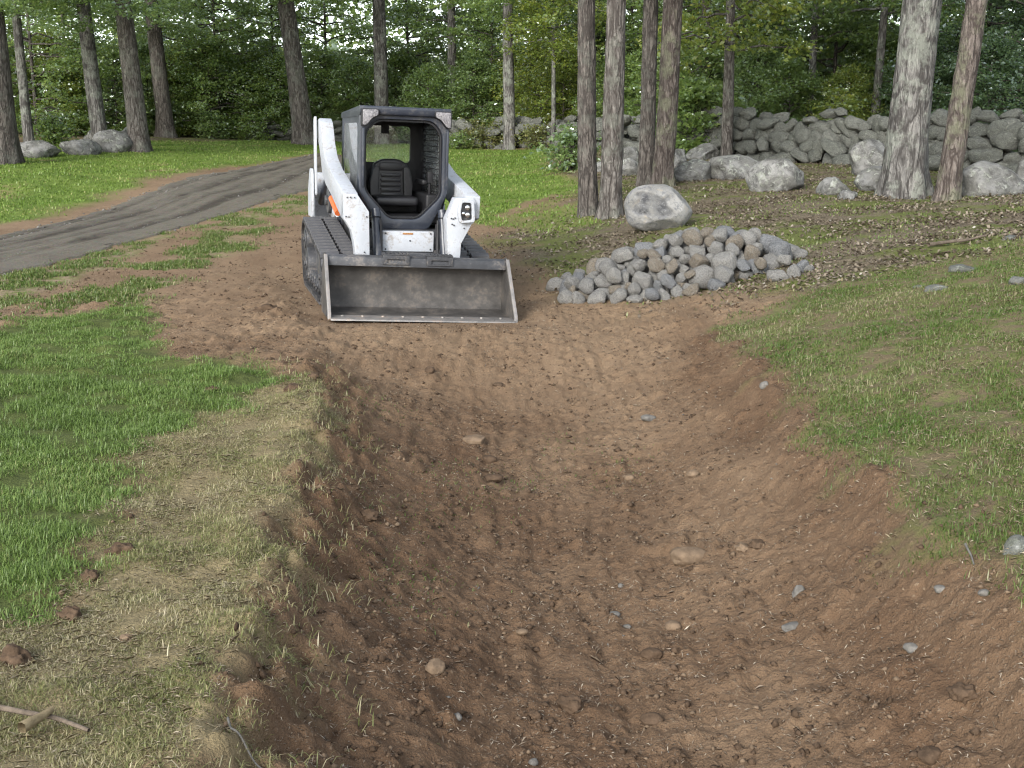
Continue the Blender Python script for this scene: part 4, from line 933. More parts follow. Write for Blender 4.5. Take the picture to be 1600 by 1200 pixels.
def build_loader():
    root = empty('compact_track_loader', (LX, LY, 0), (R(.4), LROLL, LYAW)); root.rotation_mode = 'XYZ'
    tag(root, 'white and dark slate compact track loader with its bucket lowered on the dirt', 'loader')
    # ---- chassis
    bm = bmesh.new(); box(bm, -.46, .46, -.72, 1.35, .22, .80); box(bm, -.40, .40, -.88, -.70, .20, .60)
    bm_obj('chassis', bm, M['steeld'], root, .012)
    for s in (-1, 1):
        bm = bmesh.new(); poly_ext(bm, rounded([(-1.0, .50), (-.80, .80), (-.2, .92), (1.25, .98), (1.25, .84), (-.15, .80), (-.62, .66), (-.86, .42)], .06), [], SD(s * .44), (s * .07, 0, 0)); bm_obj('fender', bm, M['white'], root, .006)
    bm = bmesh.new(); box(bm, -.50, .50, .86, 1.62, .45, 1.42); bm_obj('engine_housing', bm, M['slate'], root, .05, seg=3)
    bm = bmesh.new(); box(bm, -.72, .72, 1.64, 1.76, .50, 1.30); bm_obj('tailgate', bm, M['white'], root, .03)
    bm = bmesh.new(); box(bm, -.275, .275, -.90, -.82, .585, .80); fp = bm_obj('front_panel', bm, M['white'], root, .012)
    bm = bmesh.new(); box(bm, -.06, .05, -.905, -.902, .765, .783); bm_obj('sticker', bm, M['rust'], fp)
    for xx, zz in ((-.24, .61), (.24, .61), (-.24, .775), (.24, .775), (.02, .70)):
        bm = bmesh.new(); cyl(bm, (xx, -.90, zz), (xx, -.908, zz), .009, 8); bm_obj('bolt', bm, M['steeld'], fp)
    bm = bmesh.new(); box(bm, -.33, .33, -1.00, -.84, .50, .575); box(bm, -.36, .36, -1.12, -1.0, .46, .52); bm_obj('step', bm, M['steeld'], root, .008)
    # ---- tracks
    path_c = [(-.66, .31, .30), (.80, .28, .28), (1.05, .53, .27)]
    def loop_pts():
        """outer belt line as arcs round front idler, rear idler and the high drive sprocket"""
        cs = [(-.68, .285, .285), (.86, .265, .265), (1.02, .535, .255)]
        pts = []
        n = len(cs)
        for i in range(n):
            (x0, z0, r0), (x1, z1, r1), (x2, z2, r2) = cs[i - 1], cs[i], cs[(i + 1) % n]
            def tang(ax, az, ar, bx, bz, br):
                dx, dz = bx - ax, bz - az; L = math.hypot(dx, dz); a = math.atan2(dz, dx); o = math.acos((ar - br) / L); th = a - o
                return th
            ta = tang(x0, z0, r0, x1, z1, r1); tb = tang(x1, z1, r1, x2, z2, r2)
            while tb < ta: tb += 2 * math.pi
            m = max(4, int((tb - ta) / .16))
            for k in range(m + 1):
                t = ta + (tb - ta) * k / m; pts.append((x1 + r1 * math.cos(t), z1 + r1 * math.sin(t)))
        return np.array(pts)
    LP = loop_pts(); seg = np.linalg.norm(np.roll(LP, -1, 0) - LP, axis=1); cum = np.concatenate([[0], np.cumsum(seg)]); LT = cum[-1]
    LPc = np.vstack([LP, LP[:1]])
    def on(s): s = s % LT; return np.array([np.interp(s, cum, LPc[:, 0]), np.interp(s, cum, LPc[:, 1])])
    N = 260; S = np.linspace(0, LT, N, endpoint=False); C = np.array([on(s) for s in S]); Tn = np.array([on(s + .004) - on(s - .004) for s in S]); Tn /= np.linalg.norm(Tn, axis=1)[:, None]
    Nm = np.stack([Tn[:, 1], -Tn[:, 0]], 1)        # outward
    lugs = {}
    def lug_mesh(wd):
        bm = bmesh.new(); box(bm, -wd / 2, wd / 2, -.046, .046, -.004, .030)
        for v in bm.verts:
            if v.co.z > .01: v.co.y *= .80; v.co.x *= .97
        me = bpy.data.meshes.new('lug'); bmesh.ops.recalc_face_normals(bm, faces=bm.faces); bm.to_mesh(me); bm.free(); me.materials.append(M['lugrub']); return me
    lmA, lmB = lug_mesh(.20), lug_mesh(.165)
    for s in (-1, 1):
        xo, xi = s * .915, s * .505
        V = []
        for k in range(N):
            for xx, off in ((xo, 0), (xi, 0), (xi, -.035), (xo, -.035)):
                V.append((xx, C[k][0] + Nm[k][0] * (off - .022), C[k][1] + Nm[k][1] * (off - .022)))
        idx = np.arange(N * 4).reshape(N, 4); nx = np.roll(idx, -1, 0); q = []
        for a in range(4): q.append(np.stack([idx[:, a], idx[:, (a + 1) % 4], nx[:, (a + 1) % 4], nx[:, a]], -1))
        me = np_mesh('track', np.array(V), [np.concatenate(q)], True); bm = bmesh.new(); bm.from_mesh(me); bmesh.ops.recalc_face_normals(bm, faces=bm.faces); bm.to_mesh(me); bm.free(); me.set_sharp_from_angle(angle=R(40))
        tr = link('track', me, M['rubber'], root)
        tr['label'] = 'ribbed rubber track on the %s' % ('open left side' if s < 0 else 'right side by the rock pile')
        npitch = 36
        for j in range(npitch):
            for half in (0, 1):
                ss = LT * (j + .5 * half) / npitch; p = on(ss); t2 = on(ss + .01) - on(ss - .01); ang = math.atan2(t2[1], t2[0])
                n2 = np.array([t2[1], -t2[0]]); n2 = n2 / np.linalg.norm(n2)
                o = link('lug', lmA if half else lmB, None, tr)
                o.location = (s * (.915 - .105 if half else .505 + .095), p[0] - n2[0] * .022, p[1] - n2[1] * .022)
                # local y along the belt, local z outward
                yv = Vector((0, t2[0], t2[1])).normalized(); zv = Vector((0, n2[0], n2[1])); xv = yv.cross(zv)
                o.rotation_euler = Matrix((xv, yv, zv)).transposed().to_euler()
            # centre links that show between the two rows
            if j % 1 == 0:
                ss = LT * (j + .25) / npitch; p = on(ss); t2 = on(ss + .01) - on(ss - .01); n2 = np.array([t2[1], -t2[0]]); n2 = n2 / np.linalg.norm(n2)
                o = link('centre_link', LINK, None, tr); o.location = (s * .695, p[0] - n2[0] * .022, p[1] - n2[1] * .022)
                yv = Vector((0, t2[0], t2[1])).normalized(); zv = Vector((0, n2[0], n2[1])); xv = yv.cross(zv); o.rotation_euler = Matrix((xv, yv, zv)).transposed().to_euler()
        xw0, xw1 = s * .55, s * .885
        def wheel(nm, y, z, r, hub=.4, teeth=0):
            bm = bmesh.new(); cyl(bm, (xw0, y, z), (xw1, y, z), r, 28); cyl(bm, (xw1, y, z), (xw1 + s * .014, y, z), r * hub, 18); cyl(bm, (xw1 + s * .012, y, z), (xw1 + s * .03, y, z), r * .16, 10)
            bm_obj(nm, bm, M['steeld'], tr, .008)
        wheel('idler', -.68, .285, .215); wheel('idler', .86, .265, .195); wheel('sprocket', 1.02, .535, .185, .6)
        for yy in (-.36, -.12, .12, .36, .60): wheel('roller', yy, .155, .088, .5)
        bm = bmesh.new(); poly_ext(bm, rounded([(-.62, .36), (-.40, .52), (.30, .60), (.85, .62), (.95, .45), (.80, .22), (-.50, .20)], .05), [rounded([(-.2, .30), (-.2, .44), (.2, .50), (.2, .30)], .03)], SD(s * .60), (s * .20, 0, 0)); bm_obj('track_frame', bm, M['steeld'], tr, .01)
        bm = bmesh.new(); poly_ext(bm, rounded([(-.80, .40), (-.50, .52), (-.28, .30), (-.45, .18), (-.72, .20)], .04), [], SD(s * .86), (s * .02, 0, 0)); bm_obj('idler_guard', bm, M['steel'], tr, .005)
    # ---- lift arms
    for s in (-1, 1):
        top = [(-1.13, 1.19), (.05, 1.39), (.52, 1.51), (.78, 1.66), (1.02, 1.90), (1.18, 1.95), (1.36, 1.93)]
        bot = [(1.40, 1.72), (1.18, 1.64), (1.00, 1.50), (.80, 1.30), (.45, 1.20), (.0, 1.13), (-.72, .98), (-1.0, .93), (-1.11, .96)]
        bm = bmesh.new(); poly_ext(bm, top + bot, [], SD(s * .565), (s * .15, 0, 0)); arm = bm_obj('lift_arm', bm, M['white'], root, .014)
        # front plate: broad above, narrow where it meets the bucket mount
        P = [(.715, 1.185), (.58, 1.19), (.455, 1.01), (.44, .42), (.57, .42), (.60, .66), (.635, .82), (.715, .94)]
        if s > 0: P = [(.66, 1.13), (.63, 1.18), (.44, 1.17), (.35, .95), (.385, .42), (.50, .42), (.515, .70), (.62, .90), (.645, .92)]
        bm = bmesh.new(); poly_ext(bm, [(s * a, b) for a, b in P], [], FR(-1.16), (0, .17, 0)); pl = bm_obj('arm_plate', bm, M['white'], arm, .007)
        bl = [(.68, 1.15), (.645, 1.152), (.605, 1.15), (.69, .96), (.66, .955), (.48, .96), (.50, .60), (.47, .52)] if s < 0 else [(.40, .96), (.42, .955), (.44, .965), (.41, .90), (.43, .89), (.54, .86), (.44, .55)]
        for a, b in bl:
            bm = bmesh.new(); cyl(bm, (s * a, -1.158, b), (s * a, -1.172, b), .008, 8); bm_obj('bolt', bm, M['steeld'], arm)
        # rear upright and its links
        bm = bmesh.new(); poly_ext(bm, rounded([(1.12, .78), (1.60, .78), (1.62, 1.1), (1.42, 1.36), (1.20, 1.36), (1.10, 1.0)], .05), [], SD(s * .775), (s * .025, 0, 0)); up = bm_obj('rear_upright', bm, M['white'], root, .006)
        bm = bmesh.new(); poly_ext(bm, rounded([(1.12, .78), (1.60, .78), (1.62, 1.1), (1.42, 1.40), (1.18, 1.40), (1.10, 1.0)], .05), [], SD(s * .52), (s * .025, 0, 0)); bm_obj('inner_plate', bm, M['white'], up, .006)
        bm = bmesh.new(); poly_ext(bm, rounded([(1.12, 1.05), (1.22, 1.02), (1.36, 1.94), (1.24, 1.98)], .04), [], SD(s * .735), (s * .028, 0, 0)); bm_obj('rear_link', bm, M['white'], root, .006)
        bm = bmesh.new(); cyl(bm, (s * .645, 1.50, .95), (s * .645, .84, 1.25), .045, 18); lc = bm_obj('lift_cylinder', bm, M['slate'], root)
        bm = bmesh.new(); cyl(bm, (s * .645, .86, 1.24), (s * .645, .42, 1.30), .024, 14); bm_obj('rod', bm, M['chrome'], lc)
        bm = bmesh.new(); poly_ext(bm, [(.15, .86), (.95, .90), (1.12, 1.30), (.75, 1.24), (.30, 1.12)], [rounded([(.36, .94), (.86, .96), (.92, 1.18), (.72, 1.17), (.42, 1.07)], .04)], SD(s * .60), (s * .03, 0, 0)); bm_obj('lower_link', bm, M['white'], root, .006)
        bm = bmesh.new(); cyl(bm, (s * .60, .64, 1.02), (s * .67, .64, 1.02), .15, 24); cyl(bm, (s * .66, .64, 1.02), (s * .70, .64, 1.02), .06, 18); bm_obj('hose_reel' if False else 'pivot_boss', bm, M['steeld'], root, .006)
        if s < 0:
            bm = bmesh.new(); cyl(bm, (-.685, .12, 1.07), (-.655, -.22, .93), .035, 14); bm_obj('arm_stop', bm, M['orange'], root)['label'] = 'orange arm stop bar'
        # tilt cylinder in front of the cab
        bm = bmesh.new(); cyl(bm, (s * .355 + .01, -.86, 1.02), (s * .355 + .02, -1.03, .47), .046, 20); cyl(bm, (s * .355 + .01, -.90, .99), (s * .355 + .01, -.915, .94), .053, 20); tc = bm_obj('tilt_cylinder', bm, M['slate'], root)
        bm = bmesh.new(); cyl(bm, (s * .300, -.95, .92), (s * .300, -1.02, .48), .010, 10); cyl(bm, (s * .288, -.94, .88), (s * .292, -1.0, .50), .008, 10); bm_obj('hose', bm, M['black'], tc)
    # coupler box on the right arm
    bm = bmesh.new(); poly_ext(bm, rounded([(.475, 1.155), (.625, 1.15), (.64, .93), (.48, .915), (.455, 1.03)], .03), [rounded([(.50, 1.13), (.60, 1.125), (.61, .95), (.50, .94), (.485, 1.03)], .025)], FR(-1.225), (0, .065, 0)); cb = bm_obj('coupler_box', bm, M['white'], root, .005); cb['label'] = 'scuffed hydraulic coupler box on the arm'
    bm = bmesh.new(); box(bm, .495, .605, -1.172, -1.164, .945, 1.125); bm_obj('backplate', bm, M['steeld'], cb)
    for (xx, zz, rr) in ((.555, 1.075, .026), (.558, 1.0, .026), (.515, 1.015, .017)):
        bm = bmesh.new(); cyl(bm, (xx, -1.165, zz), (xx, -1.225, zz), rr, 16); cyl(bm, (xx, -1.22, zz), (xx, -1.245, zz), rr * .7, 16); bm_obj('coupler', bm, M['chrome'], cb, .003)
    # ---- cab
    outer = rounded([(-.485, 2.06), (.47, 2.06), (.475, 1.20), (.375, 1.0), (.265, .80), (-.265, .80), (-.375, 1.0), (-.49, 1.20)], .05)
    inner = rounded([(-.43, 1.83), (-.30, 1.945), (.29, 1.945), (.40, 1.83), (.405, 1.16), (.155, .905), (-.165, .905), (-.43, 1.20)], .07, 5)
    bm = bmesh.new(); poly_ext(bm, outer, [inner], FR(-.64), (0, .13, 0)); cab = bm_obj('cab', bm, M['slate'], root, .014)
    # an inner lip round the doorway
    lip_o = [(a * .995, 1.40 + (b - 1.40) * .995) for a, b in inner]; lip_i = [(a * .955, 1.40 + (b - 1.40) * .955) for a, b in inner]
    bm = bmesh.new(); poly_ext(bm, lip_o, [lip_i], FR(-.60), (0, .05, 0)); bm_obj('door_seal', bm, M['black'], cab, .004)
    # header visor between the lamps
    bm = bmesh.new(); poly_ext(bm, rounded([(-.70, 2.075), (.86, 2.02), (.90, 1.96), (-.50, 1.965), (-.69, 1.985)], .03), [], SD(-.49), (.965, 0, 0)); bm_obj('roof', bm, M['slate'], cab, .02)
    for s in (-1, 1):
        L = [(s * .478, 2.045), (s * .295, 2.045), (s * .295, 1.985), (s * .36, 1.955), (s * .43, 1.87), (s * .478, 1.865)]
        bm = bmesh.new(); poly_ext(bm, rounded(L, .02), [], FR(-.725), (0, .09, 0)); hl = bm_obj('headlight', bm, M['black'], cab, .008)
        cxm = sum(a for a, b in L) / 6; czm = sum(b for a, b in L) / 6
        bm = bmesh.new(); poly_ext(bm, rounded([(cxm + (a - cxm) * .88, czm + (b - czm) * .88) for a, b in L], .015), [], FR(-.733), (0, .02, 0)); bm_obj('lens', bm, M['lens'], hl, .003)
        # door post strip with handle
        bm = bmesh.new(); box(bm, s * .462, s * .437, -.672, -.638, 1.24, 1.845); bm_obj('post_strip', bm, M['slate'], cab, .008)
        # side shell with window
        P = rounded([(-.51, 2.03), (-.51, 1.15), (-.30, .92), (.86, .92), (.90, 1.55), (.84, 2.0)], .05); H = rounded([(-.42, 1.90), (-.42, 1.22), (-.22, 1.08), (.66, 1.12), (.74, 1.55), (.68, 1.90)], .07)
        bm = bmesh.new(); poly_ext(bm, P, [H], SD(s * .455), (s * .025, 0, 0)); sh = bm_obj('cab_side', bm, M['slate'], cab, .006)
        bm = bmesh.new(); poly_ext(bm, [(a, b) for a, b in rounded([(-.44, 1.92), (-.44, 1.20), (-.22, 1.06), (.68, 1.10), (.76, 1.55), (.70, 1.92)], .07)], [], SD(s * .470), (s * .006, 0, 0)); bm_obj('side_window', bm, M['sideglass'], cab)
        bm = bmesh.new()
        for yy in np.arange(-.36, .72, .11): cyl(bm, (s * .448, yy, 1.08), (s * .448, yy, 1.90), .003, 5)
        for zz in np.arange(1.12, 1.90, .062): cyl(bm, (s * .442, -.42, zz), (s * .442, .72, zz), .0035, 5)
        bm_obj('window_guard', bm, M['black'], cab)
    # rear wall with its window
    bm = bmesh.new(); poly_ext(bm, [(-.455, .95), (.455, .95), (.455, 1.96), (-.455, 1.96)], [rounded([(-.30, 1.47), (.30, 1.47), (.30, 1.89), (-.30, 1.89)], .05)], FR(.70), (0, .05, 0)); bm_obj('rear_wall', bm, M['black'], cab, .006)
    bm = bmesh.new(); box(bm, -.31, .31, .722, .728, 1.46, 1.90); rw = bm_obj('rear_window', bm, M['glass'], cab)
    bm = bmesh.new(); box(bm, -.045, .045, .70, .722, 1.80, 1.895); cyl(bm, (0, .715, 1.85), (-.02, .715, 1.82), .02); box(bm, -.03, .02, .70, .722, 1.455, 1.50); bm_obj('wiper', bm, M['black'], rw)
    bm = bmesh.new(); box(bm, -.455, .455, -.50, .75, .86, .93); bm_obj('cab_floor', bm, M['black'], cab, .01)
    bm = bmesh.new(); box(bm, -.455, .455, .25, .72, .90, 1.10); bm_obj('seat_box', bm, M['black'], cab, .02)
    for (x0, x1) in ((-.455, -.34), (.30, .455)):
        bm = bmesh.new(); box(bm, x0, x1, -.30, .55, .93, 1.16); bm_obj('side_console', bm, M['black'], cab, .03, seg=3)
    for xx in (-.38, .36):
        bm = bmesh.new(); cyl(bm, (xx, -.18, 1.15), (xx, -.20, 1.30), .016, 10); box(bm, xx - .03, xx + .03, -.235, -.17, 1.28, 1.40); bm_obj('joystick', bm, M['black'], cab, .012)
    for xx, z0 in ((.34, 1.25), (-.37, 1.22)):
        bm = bmesh.new(); box(bm, xx - .03, xx + .03, -.02, .42, z0, z0 + .055); bm_obj('armrest', bm, M['vinyl'], cab, .02)
    # ---- seat
    bm = bmesh.new(); poly_ext(bm, rounded([(-.235, 1.02), (.235, 1.02), (.25, 1.25), (.20, 1.46), (.10, 1.52), (-.10, 1.52), (-.20, 1.46), (-.25, 1.25)], .06), [], FR(.26), (0, .12, 0)); seat = bm_obj('seat', bm, M['vinyl'], root, .03, seg=3)
    bm = bmesh.new(); box(bm, -.24, .24, -.20, .30, 1.02, 1.12); bm_obj('cushion', bm, M['vinyl'], seat, .04, seg=3)
    for s in (-1, 1):
        bm = bmesh.new(); poly_ext(bm, rounded([(s * .235, 1.06), (s * .25, 1.25), (s * .20, 1.44), (s * .135, 1.44), (s * .15, 1.06)], .03), [], FR(.205), (0, .06, 0)); bm_obj('side_bolster', bm, M['vinyl'], seat, .022, seg=3)
    for zz in (1.12, 1.175, 1.23, 1.285, 1.34):
        bm = bmesh.new(); box(bm, -.115, .115, .235, .265, zz - .021, zz + .021); bm_obj('rib', bm, M['vinyl'], seat, .012)
    bm = bmesh.new(); box(bm, -.13, .13, .235, .265, 1.39, 1.48); bm_obj('headrest_pad', bm, M['vinyl'], seat, .02)
    # ---- bucket
    prof = [(-1.90, .012), (-1.42, .020), (-1.33, .05), (-1.285, .13), (-1.28, .30), (-1.31, .46), (-1.36, .565)]
    back = [(-1.33, .57), (-1.28, .46), (-1.25, .30), (-1.255, .12), (-1.31, .02), (-1.42, -.008), (-1.90, -.006)]
    bm = bmesh.new(); poly_ext(bm, prof + back, [], SD(-.925), (1.85, 0, 0)); bk = bm_obj('bucket', bm, M['steel'], root, 0)
    bk['label'] = 'wide worn steel bucket resting on the dirt'
    bk.rotation_euler = (0, R(1.2), 0)
    for s in (-1, 1):
        P = rounded([(-1.885, -.004), (-1.87, .05), (-1.43, .575), (-1.34, .60), (-1.24, .40), (-1.24, .08), (-1.31, -.002)], .025)
        bm = bmesh.new(); poly_ext(bm, P, [], SD(s * .925), (s * .022, 0, 0)); bm_obj('side_plate', bm, M['steel'], bk, .004)
        bm = bmesh.new(); poly_ext(bm, [(-1.892, .0), (-1.875, .062), (-1.435, .588), (-1.415, .57), (-1.85, .05), (-1.865, .0)], [], SD(s * .919), (s * .034, 0, 0)); bm_obj('wear_edge', bm, M['bright'], bk, .003)
        bm = bmesh.new(); cyl(bm, (s * .945, -1.80, .045), (s * .957, -1.80, .045), .022, 12); bm_obj('bolt', bm, M['steeld'], bk)
    bm = bmesh.new(); poly_ext(bm, [(-1.44, .475), (-1.425, .565), (-1.36, .585), (-1.33, .575), (-1.325, .50), (-1.345, .47)], [], SD(-.922), (1.844, 0, 0)); bm_obj('top_lip', bm, M['steeld'], bk, .008)
    bm = bmesh.new(); poly_ext(bm, [(-1.955, .0), (-1.95, .014), (-1.74, .026), (-1.74, .012), (-1.74, .0)], [], SD(-.93), (1.86, 0, 0)); bm_obj('cutting_edge', bm, M['bright'], bk, .002)
    for xx in np.linspace(-.8, .8, 9):
        bm = bmesh.new(); cyl(bm, (xx, -1.79, .02), (xx, -1.79, .032), .018, 6); bm_obj('edge_bolt', bm, M['bright'], bk)
    for xx in (-.23, .22):
        bm = bmesh.new(); poly_ext(bm, [(xx - .135, .50), (xx + .135, .50), (xx + .135, .605), (xx - .135, .605)], [[(xx - .09, .515), (xx - .09, .555), (xx + .09, .555), (xx + .09, .515)]], FR(-1.455), (0, .03, 0)); box(bm, xx - .135, xx + .135, -1.455, -1.34, .588, .606)
        for k in range(7): box(bm, xx - .12 + k * .04 - .008, xx - .12 + k * .04 + .008, -1.45, -1.35, .606, .618)
        bm_obj('tread_step', bm, M['steeld'], bk, .003)
    return root
bm = bmesh.new(); box(bm, -.022, .022, -.016, .016, -.004, .014); LINK = bpy.data.meshes.new('centre_link'); bm.to_mesh(LINK); bm.free(); LINK.materials.append(M['black'])
loader = build_loader()

# ------------------------------------------------------------------ single stones, clods and sticks in and beside the swale
def small_stone(u, v, wpx, hpx, mat, label, seed, name='stone', cat='stone', sub=3, group='loose stones and clods in the swale', rough=.06, cuts=7):
    p = pix_ground(u, v + hpx * .35); d = math.sqrt(p[0] ** 2 + p[1] ** 2 + CAM_H ** 2); s = d / FPX
    W = wpx * s / 2; Hh = max(hpx * s / 2 * .95, W * .45)
    cl = name == 'soil_clod'
    if cl: W *= .85; Hh *= .8
    me = rock_mesh(name, seed, sub, (W, W * .8, Hh), cuts, (.68, .98), rough, .10 if cl else .03)
    o = link(name, me, M[mat], None, (p[0], p[1] + W * .2, gh(p[0], p[1] + W * .2) + Hh * (.12 if cl else .30)), (0, 0, (seed * 1.3) % 1 - .5)); return tag(o, label, cat, group)
for i, (u, v, wp, hp, m_, lab, nm) in enumerate([
    (742, 687, 42, 20, 'clodt', 'long tan stone lying across the left side of the swale', 'stone'),
    (765, 713, 24, 18, 'clodm', 'round brown stone just below the long tan stone', 'stone'),
    (769, 748, 34, 20, 'clodm', 'dark oval stone on the swale floor below the long tan stone', 'stone'),
    (671, 580, 18, 14, 'clodm', 'small dark stone high on the left of the swale below the bucket', 'stone'),
    (780, 601, 26, 12, 'clodm', 'dark flat clod in the middle of the swale below the bucket', 'soil_clod'),
    (1195, 600, 16, 15, 'palestone', 'small pale pebble at the foot of the right bank', 'stone'),
    (1013, 655, 26, 14, 'palestone', 'flat pale stone in the middle right of the swale', 'stone'),
    (1083, 743, 24, 15, 'clodt', 'small tan stone on the right side of the swale floor', 'stone'),
    (985, 746, 20, 13, 'clodt', 'small stone by the grass sprigs in mid swale', 'stone'),
    (1248, 920, 24, 30, 'palestone', 'upright oval grey stone on the right slope of the swale', 'stone'),
    (1052, 971, 27, 20, 'clodt', 'round tan stone right of the pale chips', 'stone'),
    (970, 912, 11, 9, 'palestone', 'tiny white pebble above the pale chips', 'stone'),
    (960, 957, 20, 11, 'palestone', 'flat pale chip in the centre of the swale', 'stone'),
    (980, 972, 14, 10, 'palestone', 'lower pale chip in the centre of the swale', 'stone'),
    (1018, 1024, 36, 22, 'clodm', 'brown oval stone below the round tan stone', 'stone'),
    (893, 1094, 58, 50, 'clodm', 'big dark clod of soil near the bottom centre', 'soil_clod'),
    (868, 1068, 22, 16, 'clodm', 'small clod touching the top left of the big dark clod', 'soil_clod'),
    (836, 1112, 30, 24, 'clodm', 'brown lump left of the big dark clod', 'soil_clod'),
    (1018, 1125, 38, 26, 'clodm', 'oval brown stone right of the big dark clod', 'stone'),
    (680, 1047, 34, 32, 'clodt', 'tan rounded lump left of centre near the bottom', 'stone'),
    (585, 1025, 28, 24, 'clodm', 'brown round clod on the left slope near the bottom', 'soil_clod'),
    (533, 1057, 22, 22, 'clodm', 'dark clod at the foot of the left bank', 'soil_clod'),
    (714, 1124, 17, 15, 'palestone', 'small pale pebble at the lower left of the swale', 'stone'),
    (833, 1180, 18, 16, 'palestone', 'pale chip at the bottom edge of the photo', 'stone'),
    (1504, 1077, 60, 42, 'clodm', 'big dark clod at the lower right', 'soil_clod'),
    (1425, 1008, 24, 18, 'palestone', 'grey pebble above the big clod at the lower right', 'stone'),
    (1456, 1172, 42, 28, 'clodm', 'brown stone at the bottom right', 'stone'),
    (1186, 850, 42, 26, 'clodm', 'reddish brown clod on the right slope', 'soil_clod'),
    (1160, 858, 34, 22, 'clodt', 'tan clod left of the reddish brown clod', 'soil_clod'),
    (1076, 868, 62, 36, 'clodt', 'broad dusty stone half sunk in the swale floor', 'stone'),
    (1356, 854, 16, 12, 'clodm', 'dark pebble on the upper right slope', 'stone'),
    (1470, 925, 20, 14, 'palestone', 'grey pebble on the right slope near the grass', 'stone'),
    (1536, 936, 18, 13, 'palestone', 'white pebble on the right slope near the edge', 'stone'),
    (1240, 975, 34, 9, 'palestone', 'thin pale flake on the right slope', 'stone'),
    (1200, 1004, 26, 18, 'clodm', 'small brown clod in mid right of the swale floor', 'soil_clod'),
    (1130, 1068, 24, 18, 'clodm', 'brown clod right of the oval brown stone', 'soil_clod'),
    (815, 1000, 22, 12, 'clodt', 'small tan stone in the centre left of the floor', 'stone'),
    (110, 950, 46, 48, 'clodm', 'dark sod clump between the lush and the mown grass', 'soil_clod'),
    (140, 898, 36, 34, 'clodm', 'small sod clump above the dark sod clump', 'soil_clod'),
    (190, 857, 62, 38, 'clodm', 'matted sod clump at the corner of the lush grass', 'soil_clod'),
    (22, 1012, 64, 62, 'clodm', 'large sod clump at the left edge', 'soil_clod'),
    (195, 990, 30, 26, 'clodt', 'yellowish lump in the mown grass', 'soil_clod'),
    (575, 800, 46, 32, 'clodm', 'dark crumbly clump at the foot of the steep left cut', 'soil_clod'),
    (455, 600, 40, 24, 'clodm', 'clump of turned sod at the end of the lush grass', 'soil_clod'),
    (490, 590, 30, 22, 'clodm', 'second clump of turned sod at the swale lip', 'soil_clod'),
    (415, 480, 60, 16, 'clodm', 'dark heap of churned soil left of the bucket', 'soil_clod'),
    (330, 605, 34, 16, 'clodm', 'small turned sod at the lush grass tip', 'soil_clod'),
]):
    small_stone(u, v, wp, hp, m_, lab, 1200 + i, nm, 'stone' if nm == 'stone' else 'clod', sub=4 if (wp > 30 or nm != 'stone') else 3, rough=.06 if nm == 'stone' else .34, cuts=6 if nm == 'stone' else 3)

def stick(px, rad, mat, label, name='stick', lift=.012):
    P = np.array([pix_ground(*q) for q in px]); t = np.linspace(0, 1, 24); tt = np.linspace(0, 1, len(P))
    X = np.interp(t, tt, P[:, 0]); Y = np.interp(t, tt, P[:, 1])
    for _ in range(3): X[1:-1] = (X[:-2] + 2 * X[1:-1] + X[2:]) / 4; Y[1:-1] = (Y[:-2] + 2 * Y[1:-1] + Y[2:]) / 4
    Z = gheight(X, Y); Z = np.convolve(np.pad(Z, 3, 'edge'), np.ones(7) / 7, 'valid') + lift + rad * .5
    V, Q = [], []; tube_np(np.stack([X, Y, Z], 1), rad * np.linspace(1, .55, 24), 8, V, Q, rad * .25, 5)
    o = link(name, np_mesh(name, np.concatenate(V), [np.concatenate(Q)], True), M[mat]); return tag(o, label, 'stick')
stick([(-40, 1110), (30, 1123), (80, 1132), (140, 1155)], .010, 'wood', 'brown stick lying in the grass at the bottom left', lift=.03)
stick([(36, 1162), (60, 1146), (84, 1130)], .016, 'woodp', 'short pale split piece of wood across the brown stick', lift=.045)
stick([(356, 1122), (362, 1150), (385, 1178), (412, 1205)], .0045, 'palestone', 'thin white root curling out of the cut bank', 'root', lift=.02)
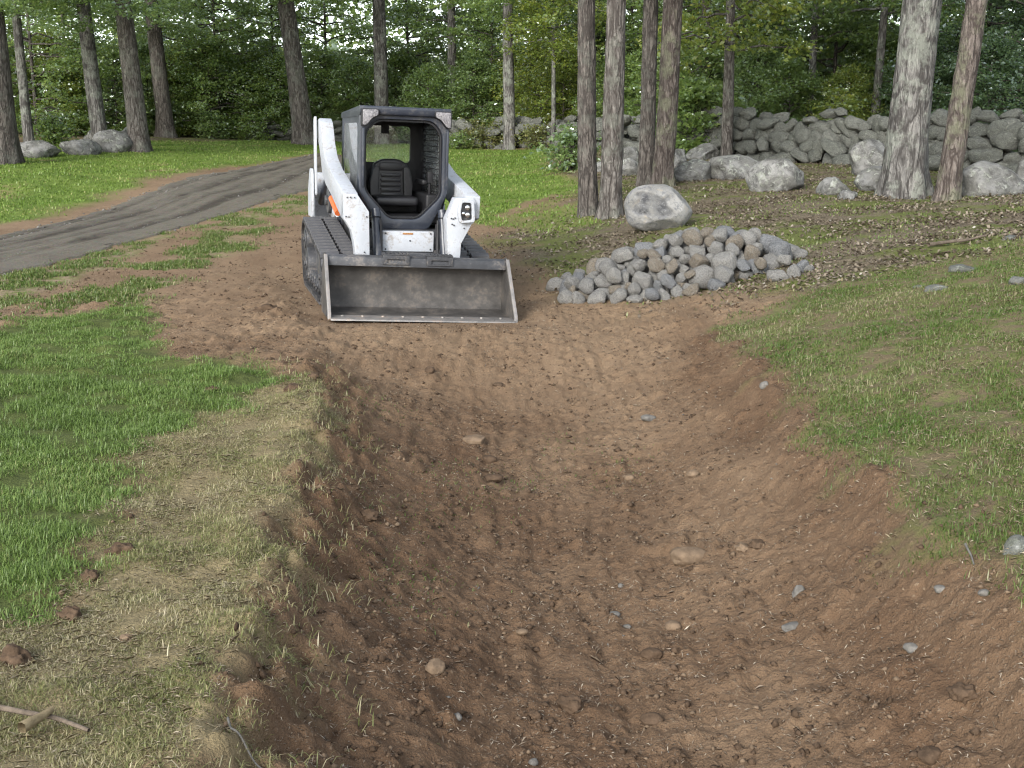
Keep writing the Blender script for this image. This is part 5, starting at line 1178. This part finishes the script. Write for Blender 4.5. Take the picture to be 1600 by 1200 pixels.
stick([(1508, 856), (1514, 872), (1521, 890)], .006, 'palestone', 'white stripped twig on the right bank', lift=.02)
stick([(1450, 392), (1500, 380), (1540, 372)], .02, 'wood', 'grey fallen branch at the top of the right bank', lift=.03)

# crumbs and pebbles too many to count
def crumbs(name, n, rlo, rhi, mat, label, zone='dirt', xr=(-6.5, 3.2), yr=(2.8, 20), clump=1.0, seed=501):
    x, y = scatter(zone, n, xr[0], xr[1], yr[0], yr[1], clump=clump, cs=2.0, seed=seed)
    V0 = np.array([[1, 0, 0], [-1, 0, 0], [0, 1, 0], [0, -1, 0], [0, 0, 1], [0, 0, -1.]]); F0 = np.array([[0, 2, 4], [2, 1, 4], [1, 3, 4], [3, 0, 4], [2, 0, 5], [1, 2, 5], [3, 1, 5], [0, 3, 5]]); r = rlo * (rhi / rlo) ** (rng.random(n) ** 2.2)
    V = V0[None] * (1 + .3 * rng.normal(size=(n, len(V0), 1))) * r[:, None, None] * np.stack([rng.uniform(.8, 1.4, n), rng.uniform(.7, 1.1, n), rng.uniform(.5, .9, n)], 1)[:, None, :]
    a = rng.uniform(0, 6.28, n); ca, sa = np.cos(a)[:, None], np.sin(a)[:, None]
    V = np.stack([V[..., 0] * ca - V[..., 1] * sa, V[..., 0] * sa + V[..., 1] * ca, V[..., 2]], -1) + np.stack([x, y, gheight(x, y) + r * .3], 1)[:, None, :]
    Fa = (np.arange(n)[:, None, None] * len(V0) + F0[None]).reshape(-1, 3)
    o = link(name, np_mesh(name, V.reshape(-1, 3), [Fa], False), mat); tag(o, label, 'soil' if 'soil' in name else 'gravel', kind='stuff')
crumbs('soil_crumbs', 12000, .004, .022, M['clodm'], 'crumbs of dark soil strewn over the swale')
crumbs('dusty_crumbs', 7000, .004, .018, M['clodt'], 'dusty tan crumbs strewn over the bare dirt', seed=511)
crumbs('drive_gravel', 7000, .010, .032, M['gravelst'], 'loose grey gravel on the drive', 'drive', (-12, -2), (9, 38), .5, 531)
crumbs('pale_pebbles', 380, .003, .010, M['palestone'], 'tiny pale pebbles scattered over the swale', seed=521, clump=1.5)
